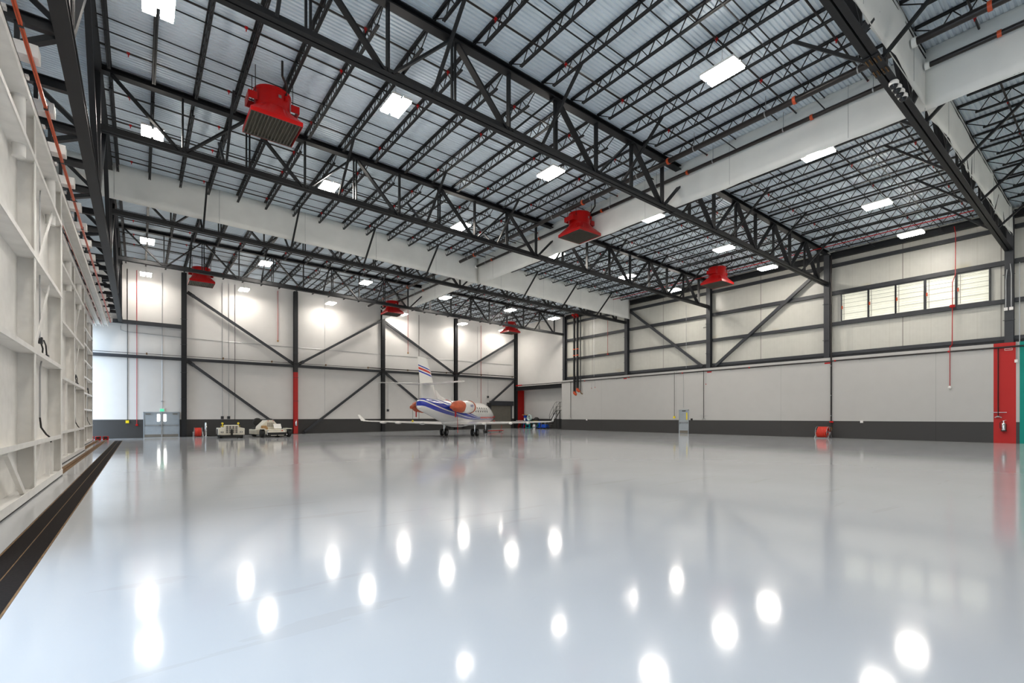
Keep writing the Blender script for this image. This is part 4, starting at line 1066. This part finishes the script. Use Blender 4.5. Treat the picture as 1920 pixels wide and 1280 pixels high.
for s in (1, -1):
    n_ = MB().lathe([(.36, -1.55), (.44, -1.65), (.49, -2.1), (.50, -3.0), (.46, -3.9), (.38, -4.6), (.33, -4.95)], 30, (s * NX, 0, NZ), 'Y').build('engine_nacelle', JETW, jet, local=True)
    MB().prism([(-2.2, NZ + .16), (-4.2, NZ + .16), (-4.5, NZ), (-4.2, NZ - .12), (-2.2, NZ - .12), (-1.9, NZ)], 'X', s * .6, s * 1.2).build('engine_pylon', M_JET, jet, local=True)
    m = MB().lathe([(.32, -4.93), (.31, -4.6), (0, -4.6)], 24, (s * NX, 0, NZ), 'Y'); m.build('exhaust', DARK, n_, local=True)
    cb = MATS['blue_paint']
    text_mesh('registration', 'N787', .30, mat('registration_blue_%s' % ('right' if s > 0 else 'left'), (.01, .02, .25), .4), n_, (s * (NX + .502), -2.7, NZ + .06), (math.pi / 2, 0, s * math.pi / 2), .002, local=True)
# windows wrap onto the fuselage skin
for s in (1, -1):
    for i in range(8):
        y0_ = 5.0 - i * .66
        vs = [];
        for k in range(18):
            a = 2 * math.pi * k / 18; y = y0_ + .17 * math.cos(a); z = 2.25 + .23 * math.sin(a); zc, rx, rz = sec(y)
            vs.append((s * (rx * math.sqrt(max(0, 1 - ((z - zc) / rz) ** 2)) + .008), y, z))
        vi = [(v[0] - s * .03, v[1], v[2]) for v in vs]
        MB().add(vs + vi, [tuple(range(18)), tuple(range(35, 17, -1))] + [(k, (k + 1) % 18, 18 + (k + 1) % 18, 18 + k) for k in range(18)]).build('cabin_window', GLASS, jet, local=True)
vs = []
m = MB()
for s in (1, -1):
    q = []
    for (y, z) in ((7.9, 2.12), (7.1, 2.5), (6.55, 2.66), (6.45, 2.35), (7.2, 2.18)):
        zc, rx, rz = sec(y); q.append((s * (rx * math.sqrt(max(0, 1 - min(1, ((z - zc) / rz) ** 2))) + .012), y, z))
    m.add(q + [(v[0] - s * .04, v[1], v[2]) for v in q], [(0, 1, 2, 3, 4), (9, 8, 7, 6, 5)] + [(k, (k + 1) % 5, 5 + (k + 1) % 5, 5 + k) for k in range(5)])
m.build('windshield', GLASS, jet, local=True)
def gear(x, y, ztop, r, w, gap, nm):
    m = MB().tube([(x, y, ztop), (x, y, r)], .07, 10).tube([(x - gap, y, r), (x + gap, y, r)], .045, 8).tube([(x, y + .05, r + .2), (x, y + .5, ztop)], .035, 6)
    g = m.build(nm, CHROME, jet, local=True)
    for s in (-1, 1):
        mm = MB().lathe([(r * .5, -w / 2), (r * .9, -w / 2), (r, -w * .3), (r, w * .3), (r * .9, w / 2), (r * .5, w / 2)], 22, (x + s * gap, y, r), 'X'); mm.build('tire', DARK, g, local=True)
        MB().lathe([(0, -w * .42), (r * .5, -w * .42), (r * .5, w * .42), (0, w * .42)], 16, (x + s * gap, y, r), 'X').build('wheel_hub', GALV, g, local=True)
gear(-1.38, 0, 1.1, .31, .2, .19, 'main_gear'); gear(1.38, 0, 1.1, .31, .2, .19, 'main_gear'); gear(0, 7.35, 1.3, .22, .14, .12, 'nose_gear')
for x, zz in ((-1.38, 1.05), (1.38, 1.05)):
    MB().box(x - .5 if x > 0 else x + .0, x if x > 0 else x + .5, -.35, .35, .92, .95).build('gear_door', JETW, jet, local=True)
for (y, h) in ((1.6, .3), (.2, .28), (-2.0, .24)):
    zc, rx, rz = sec(y); MB().prism([(y + .1, zc + rz - .03), (y - .12, zc + rz - .03), (y - .2, zc + rz + h), (y - .1, zc + rz + h)], 'X', -.012, .012).build('antenna', JETW, jet, local=True)
MB().tube([(.95, 8.6, 1.62), (1.05, 8.7, 1.62)], .03, 6).build('probe_cover', RED, jet, local=True) if False else None
# soft covers and streamers on the jet (each one lifts off)
def jthing(name, lab, cat, grp=None): return thing(name, lab, cat, JP, grp, JR)
for s, sn in ((1, 'right'), (-1, 'left')):
    t = jthing('engine_cover', 'orange fabric exhaust cover on the jet engine %s' % ('beside the cabin windows' if s > 0 else 'sticking out left of the tail'), 'engine cover', 'orange engine covers')
    rr = []
    for i, (y, r) in enumerate(((-4.0, .475), (-4.4, .45), (-4.8, .41), (-5.1, .34), (-5.35, .23), (-5.55, .15), (-5.75, .14), (-5.85, .11))):
        rr.append([(s * NX + (r + .02 * math.sin(5 * a_ + i)) * math.cos(a_), y, NZ + (r + .02 * math.sin(4 * a_ - i)) * math.sin(a_) - (.02 * max(0, i - 3))) for a_ in [2*math.pi*k/28 for k in range(28)]])
    MB().loft(rr).build('fabric', TERRA, t, local=True)
    MB().bar((s * NX, -5.0, NZ - .34), (s * NX, -5.0, NZ - .8), .09, .012, (0, 1, 0)).build('streamer', RED, t, local=True)
    t = jthing('intake_cover', 'orange band-shaped intake cover on the front of the jet engine, %s side' % sn, 'engine cover', 'orange engine covers')
    MB().lathe([(0, -1.46), (.34, -1.48), (.46, -1.62), (.52, -1.9), (.525, -2.02), (.505, -2.02)], 30, (s * NX, 0, NZ), 'Y').build('fabric', TERRA, t, local=True)
t = jthing('warning_streamer', 'long red warning streamer hanging from the jet dorsal fin to the wheel', 'streamer')
zc, rx, rz = sec(-3.2)
pts = []
for k in range(9):
    a = math.radians(90 - 11.25 * k * 1.05); pts.append(((rx + .02) * math.cos(a), -3.2 + .03 * k, zc + (rz + .02) * math.sin(a)))
pts += [(rx + .06, -2.8, 1.6), (rx + .05, -2.75, 1.0), (rx + .05, -2.72, .35)]
MB().tube(pts, .022, 6).build('strap', RED, t, local=True)
t = jthing('tail_streamer', 'red tail streamer with yellow weight hanging under the jet left engine', 'streamer')
MB().tube([(-1.62, -5.5, 2.2), (-1.62, -5.5, 1.35)], .012, 5).build('cord', DARK, t, local=True)
MB().lathe([(0, 1.22), (.07, 1.25), (.085, 1.31), (.05, 1.38), (0, 1.4)], 12, (-1.62, -5.5, 0)).build('weight', YEL, t, local=True)
t = jthing('tow_bar', 'red tow bar lying at the jet nose wheel', 'tow bar')
MB().tube([(.1, 7.6, .22), (.9, 9.9, .2)], .05, 8).bar((.65, 10.0, .2), (1.15, 9.8, .2), .07, .07).tube([(.9, 9.9, .2), (.92, 9.95, .75)], .02, 6).build('bar', RED, t, local=True)
m = MB(); wheel(m, .8, 9.6, .1, .06); wheel(m, .98, 9.55, .1, .06); m.build('bar_wheels', DARK, t, local=True)
t = jthing('nose_plug', 'red probe covers on the jet nose', 'cover')
for (x, y, z) in ((.72, 7.9, 1.62), (.62, 8.3, 1.2)): MB().tube([(x - .12, y - .05, z), (x + .06, y + .05, z)], .05, 8).build('plug', RED, t, local=True)
# ================================================================== ALCOVE EQUIPMENT
def fl(px, X): 
    a = onX(px, 803, X); return (X, a[1], zf(X))
# rolling ladder: rises along -Y (towards the picture right), cut off by the concrete wall end
lx, ly, lzf = 40.1, 44.6, zf(40.1)
t = thing('rolling_ladder', 'black rolling stair ladder with handrails in the storage alcove', 'ladder', (lx, ly, lzf))
m = MB()
for s in (-.32, .32):
    m.bar((lx + s, ly, lzf + .1), (lx + s, ly - 1.75, lzf + 2.3), .04, .08).bar((lx + s, ly - 1.75, lzf + .08), (lx + s, ly - 1.75, lzf + 2.3), .04, .05).bar((lx + s, ly, lzf + .1), (lx + s, ly - 2.2, lzf + .1), .04, .05)
    m.bar((lx + s, ly - 2.3, lzf + .08), (lx + s, ly - 2.3, lzf + 2.3), .04, .05)
m.build('side_frame', DARK, t)
for k in range(8):
    f = (k + .6) / 8; MB().box(lx - .32, lx + .32, ly - 1.75 * f - .1, ly - 1.75 * f + .1, lzf + .1 + 2.2 * f - .02, lzf + .1 + 2.2 * f + .01).build('step', LOUV, t)
m = MB()
for s in (-.32, .32):
    m.tube([(lx + s, ly - .55, lzf + .9), (lx + s, ly - .5, lzf + 1.7), (lx + s, ly - .75, lzf + 2.2), (lx + s, ly - 1.5, lzf + 3.15), (lx + s, ly - 1.75, lzf + 3.3), (lx + s, ly - 2.3, lzf + 3.3), (lx + s, ly - 2.3, lzf + 2.2)], .022, 6)
    m.tube([(lx + s, ly - .52, lzf + 1.35), (lx + s, ly - 1.75, lzf + 2.75), (lx + s, ly - 2.3, lzf + 2.75)], .018, 6).tube([(lx + s, ly - 1.2, lzf + 1.7), (lx + s, ly - 1.2, lzf + 2.75)], .018, 6).tube([(lx + s, ly - 1.75, lzf + 2.3), (lx + s, ly - 1.75, lzf + 3.3)], .02, 6)
m.build('handrail', DARK, t)
MB().box(lx - .34, lx + .34, ly - 2.3, ly - 1.72, lzf + 2.27, lzf + 2.31).build('platform', LOUV, t)
m = MB()
for dy in (0, -2.2):
    for s in (-.32, .32): wheel(m, lx + s, ly + dy, .07, .04)
# castors sit on the alcove floor
m.v = [(x, y, z + lzf) for x, y, z in m.v]; m.build('caster', DARK, t)
# blue trestle with wooden top
c = fl(986, 40.1); t = thing('work_stand', 'tall blue trestle stand with tan wooden top in the alcove', 'stand', c)
m = MB()
for dy in (-.3, .3): m.bar((c[0] - .25, c[1] + dy, c[2]), (c[0] - .05, c[1] + dy * .25, c[2] + 1.45), .06, .06).bar((c[0] + .25, c[1] + dy, c[2]), (c[0] + .05, c[1] + dy * .25, c[2] + 1.45), .06, .06)
m.box(c[0] - .2, c[0] + .2, c[1] - .2, c[1] + .2, c[2] + 1.4, c[2] + 1.7); m.build('frame', BLUE, t)
MB().box(c[0] - .3, c[0] + .3, c[1] - .42, c[1] + .42, c[2] + 1.7, c[2] + 1.8).build('top_pad', WOOD, t)
MB().box(c[0] - .23, c[0] - .2, c[1] - .12, c[1] + .12, c[2] + 1.0, c[2] + 1.3).build('white_label', WHITE, t)
# teal jack frame and hose coil on it
c = fl(993, 40.0); t = thing('jack_stand', 'teal steel jack frame under the pale hose coil', 'stand', c)
m = MB()
for dx in (-.3, .3):
    for dy in (-.38, .38): m.box(c[0] + dx - .04, c[0] + dx + .04, c[1] + dy - .05, c[1] + dy + .05, c[2], c[2] + .95)
m.box(c[0] - .34, c[0] + .34, c[1] - .42, c[1] + .42, c[2] + .88, c[2] + .96).box(c[0] - .34, c[0] - .28, c[1] - .42, c[1] + .42, c[2] + .45, c[2] + .52).box(c[0] - .34, c[0] + .34, c[1] - .42, c[1] + .42, c[2] + .06, c[2] + .13)
m.build('frame', TEAL, t)
c2 = (c[0], c[1] - .02, c[2] + .98)
t = thing('hose_coil', 'pale mint hose coil standing upright on the teal frame', 'hose', c2)
m = MB()
for k in range(4):
    pts = [(c2[0] - .12 + .07 * k + .02 * math.sin(a), c2[1] + (.36 - .015 * k) * math.cos(a), c2[2] + .42 + (.36 - .015 * k) * math.sin(a)) for a in [2*math.pi*i/24 for i in range(25)]]
    m.tube(pts, .05, 7)
m.build('hose', HOSEW, t)
# black tank / drum
c = fl(1006, 40.3); t = thing('drum', 'black round-topped drum between hose coil and blue carts in the alcove', 'drum', c)
MB().lathe([(0, 0), (.38, 0), (.4, .1), (.4, 1.0), (.36, 1.25), (.2, 1.42), (0, 1.46)], 22, c).build('barrel', DARK, t)
MB().lathe([(.41, .9), (.415, .94), (.41, .98)], 22, c).build('hoop', YEL, t)
c = fl(1002, 39.45); t = thing('gas_bottle', 'white round gas sphere in front of the black drum', 'tank', c)
MB().lathe([(0, .06), (.16, .08), (.26, .2), (.28, .34), (.22, .5), (.1, .58), (0, .6)], 20, c).lathe([(.2, 0), (.22, 0), (.2, .1)], 20, c).build('tank_body', GALV, t)
# blue tow carts
c = fl(1013.5, 40.05); t = thing('jack_cart', 'blue steel jack cart with green drawbar in the alcove', 'cart', c)
MB().box(c[0] - .3, c[0] + .3, c[1] - .42, c[1] + .42, c[2] + .12, c[2] + .22).box(c[0] - .06, c[0] + .06, c[1] + .1, c[1] + .3, c[2] + .2, c[2] + 1.0).box(c[0] - .08, c[0] + .08, c[1] - .4, c[1] + .3, c[2] + .85, c[2] + .98).build('frame', BLUE, t)
MB().bar((c[0], c[1] + .3, c[2] + .9), (c[0] - .05, c[1] + .55, c[2] + .25), .07, .07).build('drawbar', TEAL, t)
m = MB()
for dx in (-.28, .28):
    for dy in (-.32, .32): wheel(m, c[0] + dx, c[1] + dy, .1, .06)
m.v = [(x, y, z + c[2]) for x, y, z in m.v]; m.build('wheel', DARK, t)
c = fl(1022, 40.0); t = thing('tool_cart', 'low blue tool cart beside the rolling ladder foot', 'cart', c)
MB().box(c[0] - .3, c[0] + .3, c[1] - .42, c[1] + .42, c[2] + .15, c[2] + .25).box(c[0] - .3, c[0] + .3, c[1] - .42, c[1] + .42, c[2] + .82, c[2] + .9).box(c[0] - .28, c[0] + .28, c[1] - .4, c[1] + .4, c[2] + .25, c[2] + .55).build('cabinet', BLUE, t)
m = MB()
for dx in (-.28, .28):
    for dy in (-.4, .4): m.bar((c[0] + dx, c[1] + dy, c[2] + .2), (c[0] + dx, c[1] + dy, c[2] + .85), .04, .04); wheel(m, 0, 0, .001, .001)
m.build('corner_post', GALV, t)
m = MB()
for dx in (-.25, .25):
    for dy in (-.35, .35): wheel(m, c[0] + dx, c[1] + dy, .08, .05)
m.v = [(x, y, z + (c[2] if z < .5 else 0)) for x, y, z in m.v]; m.build('caster', DARK, t)
c = (40.75, 49.95, zf(40.7)); t = thing('compressor', 'dark machine with red parts beside the corner column', 'machine', c)
MB().box(c[0] - .35, c[0] + .35, c[1] - .5, c[1] + .5, c[2] + .15, c[2] + .6).lathe([(0, -.45), (.25, -.45), (.25, .45), (0, .45)], 16, (c[0], c[1], c[2] + .8), 'Y').build('machine_body', DARK, t)
MB().box(c[0] - .37, c[0] - .35, c[1] - .42, c[1] - .1, c[2] + .1, c[2] + .4).build('red_panel', RED, t)
m = MB()
for dy in (-.4, .4): m.lathe([(0, -.06), (.16, -.06), (.16, .06), (0, .06)], 14, (c[0] - .3, c[1] + dy, c[2] + .16), 'X')
m.build('wheel', DARK, t)
c = (39.5, 49.6, zf(39.5)); t = thing('floor_fan', 'white-topped folding table trolley beside the red painted wall strip', 'trolley', c)
MB().box(c[0] - .3, c[0] + .3, c[1] - .38, c[1] + .38, c[2] + .98, c[2] + 1.03).build('table_top', WHITE, t)
m = MB()
for s in (-1, 1): m.bar((c[0] + s * .25, c[1] - .35, c[2] + .02), (c[0] + s * .25, c[1] + .3, c[2] + 1.0), .04, .04).bar((c[0] + s * .25, c[1] + .35, c[2] + .02), (c[0] + s * .25, c[1] - .3, c[2] + 1.0), .04, .04)
m.build('leg_frame', DARK, t)
t.name = 'folding_table'; t['category'] = 'table'; t['label'] = 'white-topped folding table beside the red painted wall strip'
# ================================================================== LIGHT, SKY, CAMERA
w = bpy.data.worlds.new('Sky'); SC.world = w; w.use_nodes = True
bg = w.node_tree.nodes['Background']; bg.inputs[0].default_value = (.68, .83, 1.0, 1); bg.inputs[1].default_value = 4.5
cam = bpy.data.cameras.new('camera'); co = bpy.data.objects.new('camera', cam); COL.objects.link(co)
cam.sensor_width = 36; cam.lens = FPX / 1920 * 36; cam.shift_y = (HY - 640) / 1920
cam.clip_start = .05; cam.clip_end = 300
co.location = (0, 0, CZ); co.rotation_euler = (math.pi / 2, 0, -(math.pi / 2 - ANG))
SC.camera = co
vs_ = SC.view_settings
vs_.view_transform = 'Standard'; vs_.look = 'None'; vs_.gamma = 1.0; vs_.exposure = 0.27
try: vs_.use_curve_mapping = False
except Exception: pass
SC.display_settings.display_device = 'sRGB'
SC.cycles.use_denoising = True
SC.cycles.max_bounces = 8; SC.cycles.diffuse_bounces = 5; SC.cycles.glossy_bounces = 4
SC.cycles.sample_clamp_indirect = 8.0
